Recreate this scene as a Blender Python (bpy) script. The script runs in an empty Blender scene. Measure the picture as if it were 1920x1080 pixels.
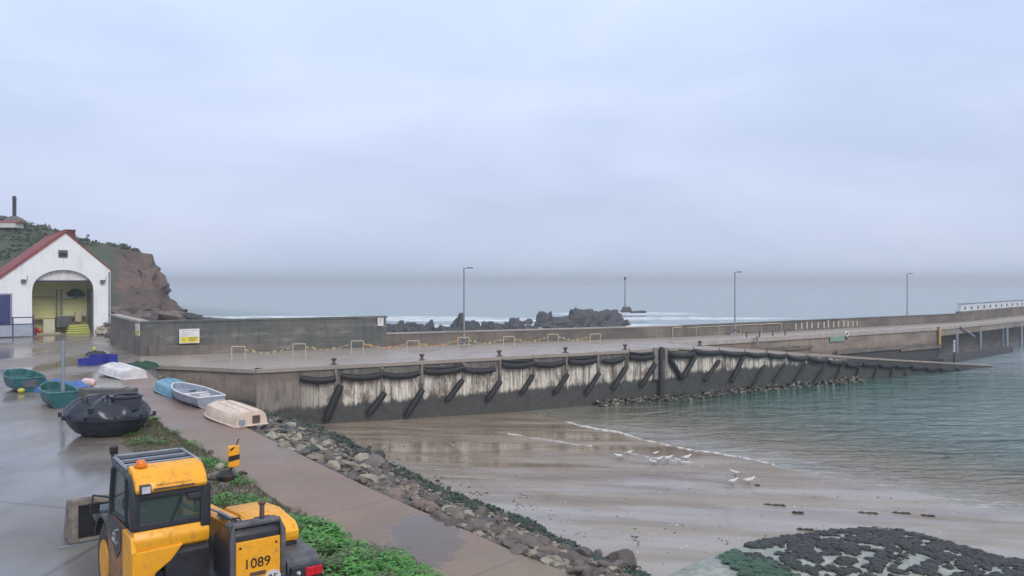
import bpy, bmesh, math, random
from mathutils import Vector, Matrix, noise
random.seed(11)
PI=math.pi
sc=bpy.context.scene
COL=sc.collection
F=1500.0; Y0=526.0; H=5.0; WL=-3.7
U=Vector((-.598,.801,0)); V=Vector((.801,.598,0))

# ------------------------------------------------------------------ survey helpers (pixel of the photo + known height -> metres)
def P(px,py,z=0.0):
    d=F*(H-z)/(py-Y0)
    return Vector(((px-960)/F*d,d,z))
def PD(px,py,d):
    return Vector(((px-960)/F*d,d,H-(py-Y0)/F*d))
def onwall(px,py,A,B,off=0.0):
    a=Vector((A.x,A.y)); b=Vector((B.x,B.y)); e=(b-a).normalized(); n=Vector((e.y,-e.x))
    a=a+n*off
    r=Vector(((px-960)/F,1.0))
    # r*k on line a+e*m
    k=a.dot(n)/r.dot(n)
    return Vector((r.x*k,k,H-(py-Y0)/F*k))
def clamp(v,a=0.0,b=1.0): return max(a,min(b,v))
def lerp(a,b,t): return a+(b-a)*t
def sandz(x,y):
    D=(x-12.4)*-.784+(y-37.9)*-.62
    if D<0: return WL+D*.05
    return WL+D*lerp(.023,.062,clamp((48-y)/24))
def PS(px,py):
    z=-3.3
    for i in range(30): 
        p=P(px,py,z); z=sandz(p.x,p.y)
    return P(px,py,z)

# ------------------------------------------------------------------ object helpers
def tag(o,label=None,cat=None,group=None,kind=None):
    if label: o['label']=label
    if cat: o['category']=cat
    if group: o['group']=group
    if kind: o['kind']=kind
    return o
def empty(name,loc,rz=0.0,label=None,cat=None,group=None,kind=None):
    o=bpy.data.objects.new(name,None); COL.objects.link(o)
    o.location=loc; o.rotation_euler=(0,0,rz); o.empty_display_size=.2
    return tag(o,label,cat,group,kind)
class MB:
    def __init__(s): s.v=[]; s.f=[]; s.m=[]; s.M=Matrix.Identity(4); s.mi=0
    def add(s,vs,fs):
        k=len(s.v); s.v+=[s.M@Vector(v) for v in vs]
        for f in fs: s.f.append([i+k for i in f]); s.m.append(s.mi)
        return s
    def box(s,x0,x1,y0,y1,z0,z1):
        return s.add([(x0,y0,z0),(x1,y0,z0),(x1,y1,z0),(x0,y1,z0),(x0,y0,z1),(x1,y0,z1),(x1,y1,z1),(x0,y1,z1)],
          [(0,3,2,1),(4,5,6,7),(0,1,5,4),(1,2,6,5),(2,3,7,6),(3,0,4,7)])
    def obox(s,a,b,w,h,up=Vector((0,0,1))):
        a=Vector(a);b=Vector(b);e=(b-a).normalized(); r=e.cross(up)
        if r.length<1e-4: r=Vector((1,0,0))
        r.normalize(); q=r.cross(e)
        vs=[]
        for p in (a,b):
            for (i,j) in ((-1,-1),(1,-1),(1,1),(-1,1)): vs.append(p+r*(i*w/2)+q*(j*h/2))
        return s.add(vs,[(3,2,1,0),(4,5,6,7),(0,1,5,4),(1,2,6,5),(2,3,7,6),(3,0,4,7)])
    def tube(s,pts,r,n=8,cap=True):
        pts=[Vector(p) for p in pts]; rs=r if isinstance(r,(list,tuple)) else [r]*len(pts)
        vs=[];fs=[]; ref=None
        for i,p in enumerate(pts):
            t=(pts[min(i+1,len(pts)-1)]-pts[max(i-1,0)]).normalized()
            if ref is None:
                ref=t.orthogonal().normalized()
            ref=(ref-t*ref.dot(t)).normalized(); b=t.cross(ref)
            for j in range(n):
                a=2*PI*j/n; vs.append(p+(ref*math.cos(a)+b*math.sin(a))*rs[i])
        for i in range(len(pts)-1):
            for j in range(n):
                k=(j+1)%n; fs.append((i*n+j,i*n+k,(i+1)*n+k,(i+1)*n+j))
        if cap:
            fs.append(tuple(range(n-1,-1,-1))); m=(len(pts)-1)*n; fs.append(tuple(m+j for j in range(n)))
        return s.add(vs,fs)
    def lathe(s,prof,n=20,c=(0,0,0),sx=1,sy=1):
        vs=[];fs=[]
        for (r,z) in prof:
            for j in range(n):
                a=2*PI*j/n; vs.append((c[0]+r*sx*math.cos(a),c[1]+r*sy*math.sin(a),c[2]+z))
        for i in range(len(prof)-1):
            for j in range(n):
                k=(j+1)%n; fs.append((i*n+j,i*n+k,(i+1)*n+k,(i+1)*n+j))
        fs.append(tuple(range(n-1,-1,-1))); m=(len(prof)-1)*n; fs.append(tuple(m+j for j in range(n)))
        return s.add(vs,fs)
    def prism(s,pts,lo,hi,axis='z'):
        n=len(pts); vs=[]
        for w in (lo,hi):
            for (a,b) in pts:
                vs.append({'z':(a,b,w),'y':(a,w,b),'x':(w,a,b)}[axis])
        fs=[tuple(range(n-1,-1,-1)),tuple(range(n,2*n))]
        for i in range(n):
            k=(i+1)%n; fs.append((i,k,n+k,n+i))
        return s.add(vs,fs)
    def build(s,name,mat=None,parent=None,smooth=False,bevel=0,mats=None,recalc=True):
        me=bpy.data.meshes.new(name); me.from_pydata([tuple(v) for v in s.v],[],s.f)
        for m in (mats or [mat]): me.materials.append(m)
        if mats: me.polygons.foreach_set('material_index',s.m)
        if recalc:
            bm=bmesh.new(); bm.from_mesh(me); bmesh.ops.recalc_face_normals(bm,faces=bm.faces)
            if bevel:
                try:
                    es=[e for e in bm.edges if len(e.link_faces)==2 and e.calc_face_angle(0)>.6]
                    bmesh.ops.bevel(bm,geom=es,offset=bevel,segments=2,profile=.6,affect='EDGES',clamp_overlap=True)
                except Exception as ex: print('bevel',ex)
            bm.to_mesh(me); bm.free()
        if smooth:
            me.polygons.foreach_set('use_smooth',[True]*len(me.polygons))
            if smooth!='all':
                try: me.set_sharp_from_angle(angle=math.radians(38))
                except Exception: pass
        me.update()
        o=bpy.data.objects.new(name,me); COL.objects.link(o)
        if parent: o.parent=parent
        return o
def copy_tree(o,parent=None):
    c=o.copy(); COL.objects.link(c); c.parent=parent
    for ch in [x for x in KIDS(o)]: copy_tree(ch,c)
    return c
def KIDS(o): return [x for x in bpy.data.objects if x.parent is o]

# ------------------------------------------------------------------ materials
def rgb(*c): return (c[0],c[1],c[2],1)
class NT:
    def __init__(s,name):
        s.m=bpy.data.materials.new(name); s.m.use_nodes=True; s.t=s.m.node_tree
        s.b=s.t.nodes['Principled BSDF']; s.co=s.t.nodes.new('ShaderNodeTexCoord').outputs['Object']
    def n(s,kind,**k):
        x=s.t.nodes.new(kind)
        for a,b in k.items(): setattr(x,a,b)
        return x
    def link(s,a,b): s.t.links.new(a,b)
    def map(s,scale=(1,1,1),rot=(0,0,0),loc=(0,0,0),src=None):
        m=s.n('ShaderNodeMapping'); m.inputs['Scale'].default_value=scale; m.inputs['Rotation'].default_value=rot; m.inputs['Location'].default_value=loc
        s.link(src or s.co,m.inputs['Vector']); return m.outputs[0]
    def noise(s,scale,detail=4,rough=.6,src=None,dist=0):
        x=s.n('ShaderNodeTexNoise'); x.inputs['Scale'].default_value=scale; x.inputs['Detail'].default_value=detail
        x.inputs['Roughness'].default_value=rough; x.inputs['Distortion'].default_value=dist
        s.link(src or s.co,x.inputs['Vector']); return x.outputs['Fac']
    def ramp(s,fac,stops,interp='LINEAR'):
        r=s.n('ShaderNodeValToRGB'); r.color_ramp.interpolation=interp
        e=r.color_ramp.elements
        while len(e)<len(stops): e.new(.5)
        for i,(p,c) in enumerate(stops):
            e[i].position=p; e[i].color=(c,c,c,1) if isinstance(c,(int,float)) else rgb(*c)
        s.link(fac,r.inputs[0]); return r.outputs[0]
    def mix(s,fac,a,b,mode='MIX'):
        m=s.n('ShaderNodeMix',data_type='RGBA',blend_type=mode)
        for i,x in ((0,fac),(6,a),(7,b)):
            if isinstance(x,(int,float)): m.inputs[i].default_value=x if i==0 else (x,x,x,1)
            elif isinstance(x,tuple): m.inputs[i].default_value=rgb(*x)
            else: s.link(x,m.inputs[i])
        return m.outputs[2]
    def math(s,op,a,b=0.0,c=None,clampit=False):
        m=s.n('ShaderNodeMath',operation=op,use_clamp=clampit)
        for i,x in enumerate((a,b,c)):
            if x is None: continue
            if isinstance(x,(int,float)): m.inputs[i].default_value=x
            else: s.link(x,m.inputs[i])
        return m.outputs[0]
    def mr(s,v,a,b,c=0,d=1,smooth=False):
        m=s.n('ShaderNodeMapRange'); 
        if smooth: m.interpolation_type='SMOOTHSTEP'
        for i,x in enumerate((v,a,b,c,d)):
            if isinstance(x,(int,float)): m.inputs[i].default_value=x
            else: s.link(x,m.inputs[i])
        return m.outputs[0]
    def xyz(s,src=None):
        x=s.n('ShaderNodeSeparateXYZ'); s.link(src or s.co,x.inputs[0]); return x.outputs
    def set(s,**k):
        names={'col':'Base Color','rough':'Roughness','metal':'Metallic','spec':'Specular IOR Level','alpha':'Alpha','coat':'Coat Weight','trans':'Transmission Weight','ecol':'Emission Color','estr':'Emission Strength'}
        for a,x in k.items():
            i=s.b.inputs[names[a]]
            if isinstance(x,(int,float)): i.default_value=x
            elif isinstance(x,tuple): i.default_value=rgb(*x)
            else: s.link(x,i)
        return s
    def bump(s,h,strength=.5,dist=.02,prev=None):
        b=s.n('ShaderNodeBump'); b.inputs['Strength'].default_value=strength; b.inputs['Distance'].default_value=dist
        s.link(h,b.inputs['Height'])
        if prev: s.link(prev,b.inputs['Normal'])
        s.link(b.outputs[0],s.b.inputs['Normal']); return b.outputs[0]
def pmat(name,c1,c2=None,scale=6,rough=.5,bump=0,metal=0,r2=None,coat=0,bdist=.01,rand=0):
    t=NT(name); c2=c2 or tuple(x*.75 for x in c1)
    f=t.noise(scale,5,.65)
    c=t.mix(t.ramp(f,[(.35,0),(.65,1)]),c1,c2)
    if rand:
        oi=t.n('ShaderNodeObjectInfo'); k=t.mr(oi.outputs['Random'],0,1,1-rand,1+rand)
        c=t.mix(1.0,c,t.n_comb(k) if False else c)
        hs=t.n('ShaderNodeHueSaturation'); t.link(k,hs.inputs['Value']); t.link(c,hs.inputs['Color'])
        k2=t.mr(oi.outputs['Random'],0,1,.485,.515); t.link(k2,hs.inputs['Hue']); c=hs.outputs[0]
    t.set(col=c,metal=metal,coat=coat)
    t.set(rough=t.mr(t.noise(scale*1.7,3),.3,.7,rough*.8,r2 or min(1,rough*1.25)))
    if bump: t.bump(t.noise(scale*4,5),bump,bdist)
    return t.m
M={}
def render_white():
    t=NT('stained_white_render'); st=t.noise(1,5,.7,src=t.map((2.2,2.2,.25))); b=t.noise(.6,5,.6); x=t.xyz()
    c=t.mix(t.ramp(b,[(.4,0),(.7,.6)]),(.80,.80,.80),(.66,.67,.67)); c=t.mix(t.ramp(st,[(.56,0),(.72,.45)]),c,(.42,.43,.41))
    low=t.math('ADD',x[2],t.math('MULTIPLY',st,-1.2)); c=t.mix(t.mr(low,-.6,.4,.55,0,True),c,(.36,.34,.30))
    t.set(col=c,rough=.75); t.bump(t.noise(7,4),.2,.01); return t.m
M['white']=render_white()
def yellowpaint():
    t=NT('weathered_yellow_paint'); a=t.noise(2.2,5,.65); b=t.noise(7,6,.75); g=t.noise(30,3,.6)
    c=t.mix(t.ramp(a,[(.35,0),(.65,1)]),(.92,.43,.02),(.8,.35,.015)); c=t.mix(t.ramp(b,[(.54,0),(.70,.75)]),c,(.32,.17,.06)); c=t.mix(t.ramp(g,[(.64,0),(.7,.6)]),c,(.10,.07,.05))
    t.set(col=c,rough=t.mr(b,.4,.65,.3,.65)); t.bump(b,.12,.01); return t.m
M['yellow']=yellowpaint()
M['dark']=pmat('dark_metal',(.035,.037,.045),(.02,.02,.025),5,.4,.15)
M['graypaint']=pmat('grey_paint',(.12,.12,.135),(.06,.058,.06),5,.5,.2)
M['rubber']=pmat('rubber',(.010,.011,.015),(.017,.017,.018),6,.6,.5)
M['mudrubber']=pmat('muddy_rubber',(.03,.028,.027),(.1,.08,.06),5,.8,.5)
M['steel']=pmat('galvanised_steel',(.34,.37,.41),(.27,.3,.34),5,.45,.1,.6)
M['rust']=pmat('rusty_steel',(.16,.09,.06),(.06,.045,.04),7,.8,.6)
M['beige']=pmat('worn_beige_steel',(.27,.23,.20),(.13,.11,.09),4,.6,.4)
M['black']=pmat('black_plastic',(.012,.012,.014),(.02,.02,.022),6,.35,.1)
M['tank']=pmat('moulded_black_polyethylene',(.016,.02,.033),(.024,.027,.04),3,.26,.15)
M['red']=pmat('red_paint',(.45,.05,.04),(.36,.04,.03),5,.5,.2)
M['orange']=pmat('orange_lens',(.8,.22,.02),(.7,.16,.01),5,.25)
M['redlens']=pmat('red_lens',(.7,.02,.04),(.4,.01,.02),12,.15)
M['clearlens']=pmat('clear_lens',(.6,.6,.62),(.45,.45,.5),12,.15)
M['teal']=pmat('teal_fibreglass',(.02,.115,.125),(.012,.07,.085),3,.4,.1)
M['tealin']=pmat('teal_gelcoat_inside',(.05,.2,.19),(.02,.08,.08),3,.5,.1)
M['blue']=pmat('blue_plastic',(.02,.03,.35),(.015,.02,.22),4,.4,.2)
M['tarp']=pmat('blue_tarpaulin',(.08,.19,.47),(.05,.12,.33),5,.45,.8,bdist=.05)
M['skyblue']=pmat('pale_blue_hull',(.16,.36,.46),(.12,.28,.38),2,.45,.15)
M['greyhull']=pmat('grey_hull',(.34,.37,.44),(.24,.27,.33),3,.45,.2)
M['cream']=pmat('cream_hull',(.76,.62,.50),(.6,.47,.37),2.5,.5,.25)
M['hullwhite']=pmat('white_hull',(.78,.76,.76),(.52,.5,.48),2.2,.4,.2)
M['wood']=pmat('grey_timber',(.2,.18,.16),(.12,.11,.1),6,.8,.5)
M['pilewood']=pmat('wet_dark_timber',(.05,.045,.045),(.025,.025,.03),6,.6,.7)
M['palepile']=pmat('pale_weathered_timber',(.27,.25,.22),(.16,.15,.14),5,.8,.6)
M['bdoor']=pmat('blue_door_paint',(.03,.04,.15),(.02,.03,.1),3,.5,.1)
M['green']=pmat('green_net',(.02,.08,.04),(.012,.045,.025),8,.9,.8)
M['lime']=pmat('yellow_green_plastic',(.5,.52,.12),(.38,.4,.08),6,.5,.2)
M['rope']=pmat('pale_rope',(.5,.42,.3),(.35,.3,.2),20,.9,.6)
M['paleyellow']=pmat('pale_yellow_enamel',(.58,.52,.36),(.42,.36,.24),10,.6,.2)
M['brick']=pmat('dark_red_brick',(.13,.045,.04),(.09,.035,.035),4,.9,.5)
M['blackweed']=pmat('black_bladderwrack',(.014,.016,.016),(.032,.032,.028),9,.5,.6,rand=.2)
M['greenweed']=pmat('green_sea_lettuce',(.035,.1,.035),(.02,.06,.03),9,.45,.4)
def glass():
    t=NT('cab_glass'); t.set(col=(.06,.10,.09),rough=.05,alpha=.5,spec=.7); return t.m
M['glass']=glass()
def text_mat(): return pmat('black_lettering',(.01,.01,.01),(.015,.015,.015),5,.5)
M['ink']=text_mat()

def concrete_yard():
    t=NT('wet_concrete_yard'); x=t.xyz()
    big=t.noise(.08,4,.5); med=t.noise(.5,5,.6); fine=t.noise(14,4,.7)
    # across-slope coordinate: blue grey yard to brown sandy strip near path and house
    s=t.math('ADD',t.math('MULTIPLY',x[0],.801),t.math('MULTIPLY',x[1],.598))
    f=t.math('ADD',s,t.math('MULTIPLY',t.math('SUBTRACT',big,.5),9))
    near=t.mr(f,1.5,6.5,0,1,True)
    c=t.mix(near,(.205,.195,.185),(.27,.215,.16))
    far=t.mr(x[1],48,70,0,1,True)
    c=t.mix(far,c,(.26,.215,.18))
    c=t.mix(t.ramp(med,[(.3,0),(.7,1)]),c,t.mix(.5,c,(.05,.05,.055)))
    c=t.mix(t.ramp(fine,[(.4,0),(.7,.35)]),c,(.2,.19,.18))
    # joints and cracks
    v=t.n('ShaderNodeTexVoronoi',feature='DISTANCE_TO_EDGE'); v.inputs['Scale'].default_value=.13
    t.link(t.map(rot=(0,0,.6),src=t.co),v.inputs['Vector'])
    crack=t.ramp(v.outputs['Distance'],[(0,1),(.012,0)])
    c=t.mix(t.math('MULTIPLY',crack,.6),c,(.04,.04,.045))
    sp_=t.noise(45,2,.5); c=t.mix(t.ramp(sp_,[(.62,0),(.72,.35)]),c,(.38,.35,.31))
    tr_=t.noise(1,4,.6,src=t.map((1.1,.12,1),(0,0,-.64))); c=t.mix(t.ramp(tr_,[(.5,0),(.7,.35)]),c,(.075,.07,.068))
    wet=t.ramp(t.noise(.22,3,.5,src=t.map((1,.6,1),(0,0,.6))),[(.42,0),(.58,1)])
    t.set(col=c,rough=t.mr(wet,0,1,.42,.12),spec=t.mr(wet,0,1,.28,.45))
    h=t.math('MULTIPLY',fine,t.mr(wet,0,1,.6,.12))
    t.bump(h,.35,.006)
    return t.m
M['yard']=concrete_yard()
def concrete_path():
    t=NT('wet_brown_concrete_path'); x=t.xyz()
    med=t.noise(.55,5,.6); fine=t.noise(16,4,.7)
    c=t.mix(t.ramp(med,[(.3,0),(.7,1)]),(.265,.18,.135),(.20,.138,.107))
    c=t.mix(t.ramp(fine,[(.4,0),(.75,.4)]),c,(.27,.24,.2))
    tt=t.math('ADD',t.math('MULTIPLY',x[0],-.598),t.math('MULTIPLY',x[1],.801))
    low=t.mr(tt,9,16,1,0,True)
    c=t.mix(t.math('MULTIPLY',low,.75),c,(.27,.23,.165))
    jt=t.math('FRACT',t.math('DIVIDE',tt,4.3)); j=t.ramp(jt,[(0,1),(.009,0)])
    c=t.mix(t.math('MULTIPLY',j,.7),c,(.05,.045,.04))
    v=t.n('ShaderNodeTexVoronoi',feature='DISTANCE_TO_EDGE'); v.inputs['Scale'].default_value=.35; t.link(t.co,v.inputs['Vector'])
    c=t.mix(t.math('MULTIPLY',t.ramp(v.outputs['Distance'],[(0,1),(.010,0)]),.18),c,(.05,.045,.04))
    pud=t.ramp(t.noise(.38,3,.5,src=t.map((1,1,1),(0,0,0),(3.1,7.7,0))),[(.5,0),(.6,1)])
    pud=t.math('MULTIPLY',pud,t.mr(tt,12,19,.5,.35,True))
    q=P(800,1012,-.55); m=t.map((1/1.0,1/1.35,0),(0,0,0),(-q.x/1.0,-q.y/1.35,0)); l=t.n('ShaderNodeVectorMath',operation='LENGTH'); t.link(m,l.inputs[0])
    dd=t.math('ADD',l.outputs['Value'],t.math('MULTIPLY',t.math('SUBTRACT',t.noise(1.5,6,.7),.5),2.4))
    pud=t.math('MAXIMUM',t.math('MULTIPLY',pud,.6),t.mr(dd,.8,1.02,1,0))
    c=t.mix(t.math('MULTIPLY',pud,.6),c,(.07,.065,.07))
    t.set(col=c,rough=t.mr(pud,0,1,.5,.04),spec=t.mr(pud,0,1,.3,.5))
    t.bump(t.math('MULTIPLY',fine,t.mr(pud,0,1,1,0)),.4,.006)
    return t.m
M['path']=concrete_path()
def deck_mat():
    t=NT('quay_deck_concrete'); med=t.noise(.3,5,.6); fine=t.noise(9,4,.7)
    c=t.mix(t.ramp(med,[(.3,0),(.7,1)]),(.37,.31,.26),(.26,.22,.185))
    c=t.mix(t.ramp(fine,[(.4,0),(.75,.3)]),c,(.32,.3,.28))
    t.set(col=c,rough=t.mr(med,.35,.65,.2,.55),spec=.3); t.bump(fine,.3,.008); return t.m
M['deck']=deck_mat()
def quaywall(name,zb0,zb1,L,white=1.0):
    # local x runs along the wall, z is height: lime streaks above the tide mark, dark growth below
    t=NT(name); x=t.xyz()
    st=t.noise(1.0,5,.75,src=t.map((1.9,1,.3)),dist=.6)
    st2=t.noise(1.0,4,.7,src=t.map((7,1,.5)))
    blot=t.noise(.8,5,.7)
    c=t.mix(t.ramp(st,[(.40,0),(.54,1)]),(.12,.095,.075),(.74,.68,.58))
    c=t.mix(t.math('MULTIPLY',t.ramp(st2,[(.46,0),(.62,1)]),.65),c,(.11,.095,.08))
    c=t.mix(t.ramp(blot,[(.5,0),(.62,.8)]),c,(.19,.14,.11))
    top=t.math('ADD',x[2],t.math('MULTIPLY',t.math('SUBTRACT',st,.5),.9))
    c=t.mix(t.mr(top,-.95,-.55,0,.85,True),c,(.11,.1,.09))
    jt=t.math('FRACT',t.math('DIVIDE',x[0],2.45)); c=t.mix(t.ramp(jt,[(0,.85),(.02,.6),(.03,0)]),c,(.05,.045,.04))
    left=t.mr(x[0],1.5,5.5,1,0,True) if white else t.mr(x[0],-2,-1,1,0)
    c=t.mix(t.math('MULTIPLY',left,.8),c,t.mix(t.ramp(blot,[(.35,0),(.65,1)]),(.13,.105,.09),(.22,.18,.15)))
    zb=t.mr(x[0],0,L,zb0,zb1)
    d=t.math('SUBTRACT',t.math('ADD',x[2],t.math('MULTIPLY',t.math('SUBTRACT',st,.5),1.1)),zb)
    lowm=t.mr(d,-.16,.16,1,0,True)
    n3=t.noise(2.2,5,.7)
    low=t.mix(t.ramp(n3,[(.35,0),(.7,1)]),(.042,.043,.044),(.085,.08,.068))
    low=t.mix(t.mr(x[2],-3.0,-3.7,0,.55),low,(.06,.062,.045))
    c=t.mix(lowm,c,low)
    t.set(col=c,rough=t.mr(lowm,0,1,.75,.45)); t.bump(t.math('ADD',n3,t.noise(9,4,.7)),.7,.05)
    return t.m
def seawall(name,c1,c2,c3,tide=None):
    t=NT(name); x=t.xyz()
    bl=t.noise(.35,4,.55,src=t.map((1,1,2.2))); hz=t.noise(1,5,.7,src=t.map((.35,.35,2.2))); v=t.noise(1,4,.7,src=t.map((3,3,.5)))
    c=t.mix(t.ramp(bl,[(.38,0),(.6,1)]),c1,c2)
    c=t.mix(t.ramp(hz,[(.54,0),(.68,.75)]),c,c3)
    c=t.mix(t.ramp(v,[(.5,0),(.7,.5)]),c,tuple(q*.5 for q in c1))
    if tide is not None: c=t.mix(t.mr(t.math('ADD',x[2],t.math('MULTIPLY',t.math('SUBTRACT',hz,.5),1.2)),tide-.3,tide+.3,1,0,True),c,(.055,.055,.055))
    t.set(col=c,rough=.75); t.bump(t.noise(6,5,.7),.5,.03); return t.m
M['seawall']=seawall('weathered_seawall',(.085,.095,.088),(.14,.13,.115),(.3,.28,.25))
M['parapet']=seawall('brown_parapet_concrete',(.115,.10,.088),(.18,.15,.125),(.26,.23,.2))
M['causeway']=seawall('tan_causeway_wall',(.2,.16,.13),(.29,.235,.19),(.12,.1,.09),-1.75)
def sand():
    t=NT('wet_sand'); x=t.xyz()
    r=t.noise(1,5,.6,src=t.map((.16,.75,1),(0,0,-.45)))
    f=t.noise(11,4,.7); m=t.noise(1.6,4,.6,src=t.map((.6,1.5,1),(0,0,-.3)))
    c=t.mix(t.ramp(r,[(.35,0),(.62,1)]),(.19,.135,.09),(.30,.245,.185))
    c=t.mix(t.ramp(m,[(.5,0),(.75,.45)]),c,(.12,.105,.09))
    yy=t.mr(x[1],18,34,1,0,True)
    c=t.mix(t.math('MULTIPLY',yy,.55),c,(.33,.30,.25))
    wet=t.ramp(t.noise(1,4,.55,src=t.map((.13,.5,1),(0,0,-.5),(4,2,0))),[(.40,0),(.55,1)])
    t.set(col=c,rough=t.mr(wet,0,1,.4,.10),spec=t.mr(wet,0,1,.25,.42))
    h=t.math('ADD',t.math('MULTIPLY',m,1.0),t.math('MULTIPLY',f,.35))
    h=t.math('MULTIPLY',h,t.mr(wet,0,1,1,.12)); t.bump(h,.35,.025); return t.m
M['sand']=sand()
def sea():
    t=NT('sea_water'); x=t.xyz()
    big=t.noise(1,3,.5,src=t.map((.06,.10,1),(0,0,.35)))
    D=t.math('ADD',t.math('MULTIPLY',t.math('SUBTRACT',x[0],12.4),.784),t.math('MULTIPLY',t.math('SUBTRACT',x[1],37.9),.62))
    D=t.math('ADD',D,t.math('MULTIPLY',t.math('SUBTRACT',big,.5),8))
    sh=t.mr(D,3,20,0,1,True)
    c=t.mix(sh,(.20,.18,.14),(.06,.15,.125))
    lw=t.math('SUBTRACT',t.math('MULTIPLY',x[1],.835),t.math('MULTIPLY',x[0],.55))
    c=t.mix(t.math('MULTIPLY',t.mr(lw,24,40,1,0,True),sh),c,(.21,.295,.30))  # paler blue here puts the sky's reflection into the water colour
    out=t.mr(D,34,60,0,1,True)
    c=t.mix(out,c,(.26,.33,.35))  # outer sea paled: grazing sky reflection is painted into its colour
    # foam: surf round the outer rocks
    def disc(cx,cy,rx,ry,rot=0):
        m=t.map((1/rx,1/ry,0),(0,0,0),(-cx/rx,-cy/ry,0)); l=t.n('ShaderNodeVectorMath',operation='LENGTH'); t.link(m,l.inputs[0]); return t.mr(l.outputs['Value'],.45,1.0,1,0,True)
    fo=None
    for (px,py,rx,ry) in ((1170,588,26,12),(1110,610,24,8),(900,612,22,9),(930,600,40,9),(560,596,60,14),(1240,597,40,9)):
        q=P(px,py,WL); dd=disc(q.x,q.y,rx,ry); fo=dd if fo is None else t.math('MAXIMUM',fo,dd)
    fn=t.noise(1,6,.75,src=t.map((.22,.5,1),(0,0,.1)))
    foam=t.math('MULTIPLY',fo,t.ramp(fn,[(.42,0),(.54,1)]))
    # lace of foam close to the waterline
    la=t.math('MULTIPLY',t.mr(D,-1,5,1,0,True),t.ramp(t.noise(1,6,.8,src=t.map((.7,2.6,1),(0,0,-.45))),[(.53,0),(.66,.5)]))
    foam=t.math('MAXIMUM',foam,la)
    c=t.mix(foam,c,(.82,.84,.85))
    t.set(col=c,rough=t.mr(foam,0,1,.07,.6),spec=.5)
    w1=t.noise(1,4,.55,src=t.map((.8,2.2,1),(0,0,.12)),dist=.6); w2=t.noise(1,3,.5,src=t.map((.22,.62,1),(0,0,.2)),dist=.5)
    calm=t.mr(D,-1,12,.04,1,True)
    # a smooth lee strip beside the slipway wall
    lee=t.math('SUBTRACT',t.math('MULTIPLY',x[1],.835),t.math('MULTIPLY',x[0],.55))
    lee=t.mr(lee,35.0,42.5,1,.06,True)
    farr=t.mr(x[1],85,115,0,.22)
    lee=t.math('MULTIPLY',lee,t.mr(x[1],88,112,1,.22))
    lee=t.math('MAXIMUM',lee,farr)
    h=t.math('MULTIPLY',t.math('MULTIPLY',t.math('ADD',t.math('MULTIPLY',w1,.7),t.math('MULTIPLY',w2,1.5)),calm),lee)
    t.bump(h,1.0,1.9)
    return t.m
M['sea']=sea()
def rockmat(name,c1,c2,c3,scale=1.2,rough=.8,rand=.25,weed=0):
    t=NT(name); a=t.noise(scale,5,.65); b=t.noise(scale*5,5,.7)
    c=t.mix(t.ramp(a,[(.35,0),(.65,1)]),c1,c2); c=t.mix(t.ramp(b,[(.45,0),(.75,.7)]),c,c3)
    oi=t.n('ShaderNodeObjectInfo'); hs=t.n('ShaderNodeHueSaturation'); t.link(t.mr(oi.outputs['Random'],0,1,1-rand,1+rand),hs.inputs['Value']); t.link(c,hs.inputs['Color'])
    t.link(t.mr(t.noise(3.1),0,1,.48,.52),hs.inputs['Hue'])
    t.set(col=hs.outputs[0],rough=rough); t.bump(t.math('ADD',a,b),.6,.05); return t.m
M['rbuff']=rockmat('buff_granite',(.40,.36,.27),(.27,.24,.19),(.12,.11,.09),1.6)
M['rpink']=rockmat('pinkish_granite',(.25,.18,.15),(.17,.13,.112),(.09,.075,.07),1.6)
M['rgrey']=rockmat('grey_brown_granite',(.17,.145,.125),(.12,.10,.09),(.07,.06,.06),1.6)
M['rweed']=rockmat('weed_covered_boulder',(.022,.032,.026),(.035,.045,.032),(.07,.065,.055),2.5,.5)
M['rsea']=rockmat('dark_sea_rock',(.05,.052,.06),(.075,.07,.072),(.03,.03,.035),.25,.7,.15)
M['rubble']=rockmat('wet_rubble',(.07,.06,.05),(.10,.085,.07),(.03,.03,.03),2.5,.6,0)
def soil():
    t=NT('weedy_soil'); a=t.noise(1.4,5,.65); b=t.noise(9,5,.7)
    c=t.mix(t.ramp(a,[(.4,0),(.6,1)]),(.115,.085,.065),(.06,.075,.03)); c=t.mix(t.ramp(b,[(.45,0),(.75,.6)]),c,(.16,.13,.1))
    t.set(col=c,rough=.8); t.bump(b,.8,.04); return t.m
M['soil']=soil()
def leafmat(name,c1,c2):
    t=NT(name); a=t.noise(2.2,3,.6); c=t.mix(t.ramp(a,[(.35,0),(.65,1)]),c1,c2)
    b=t.noise(25,2); c=t.mix(t.ramp(b,[(.4,0),(.7,.6)]),c,tuple(q*1.7 for q in c2))
    t.set(col=c,rough=.5); return t.m
M['leaf']=leafmat('weed_leaves',(.03,.13,.015),(.08,.26,.035))
M['drygrass']=leafmat('dull_grass',(.07,.09,.03),(.1,.085,.04))
M['bush']=leafmat('hill_scrub',(.03,.05,.03),(.05,.065,.035))
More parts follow.
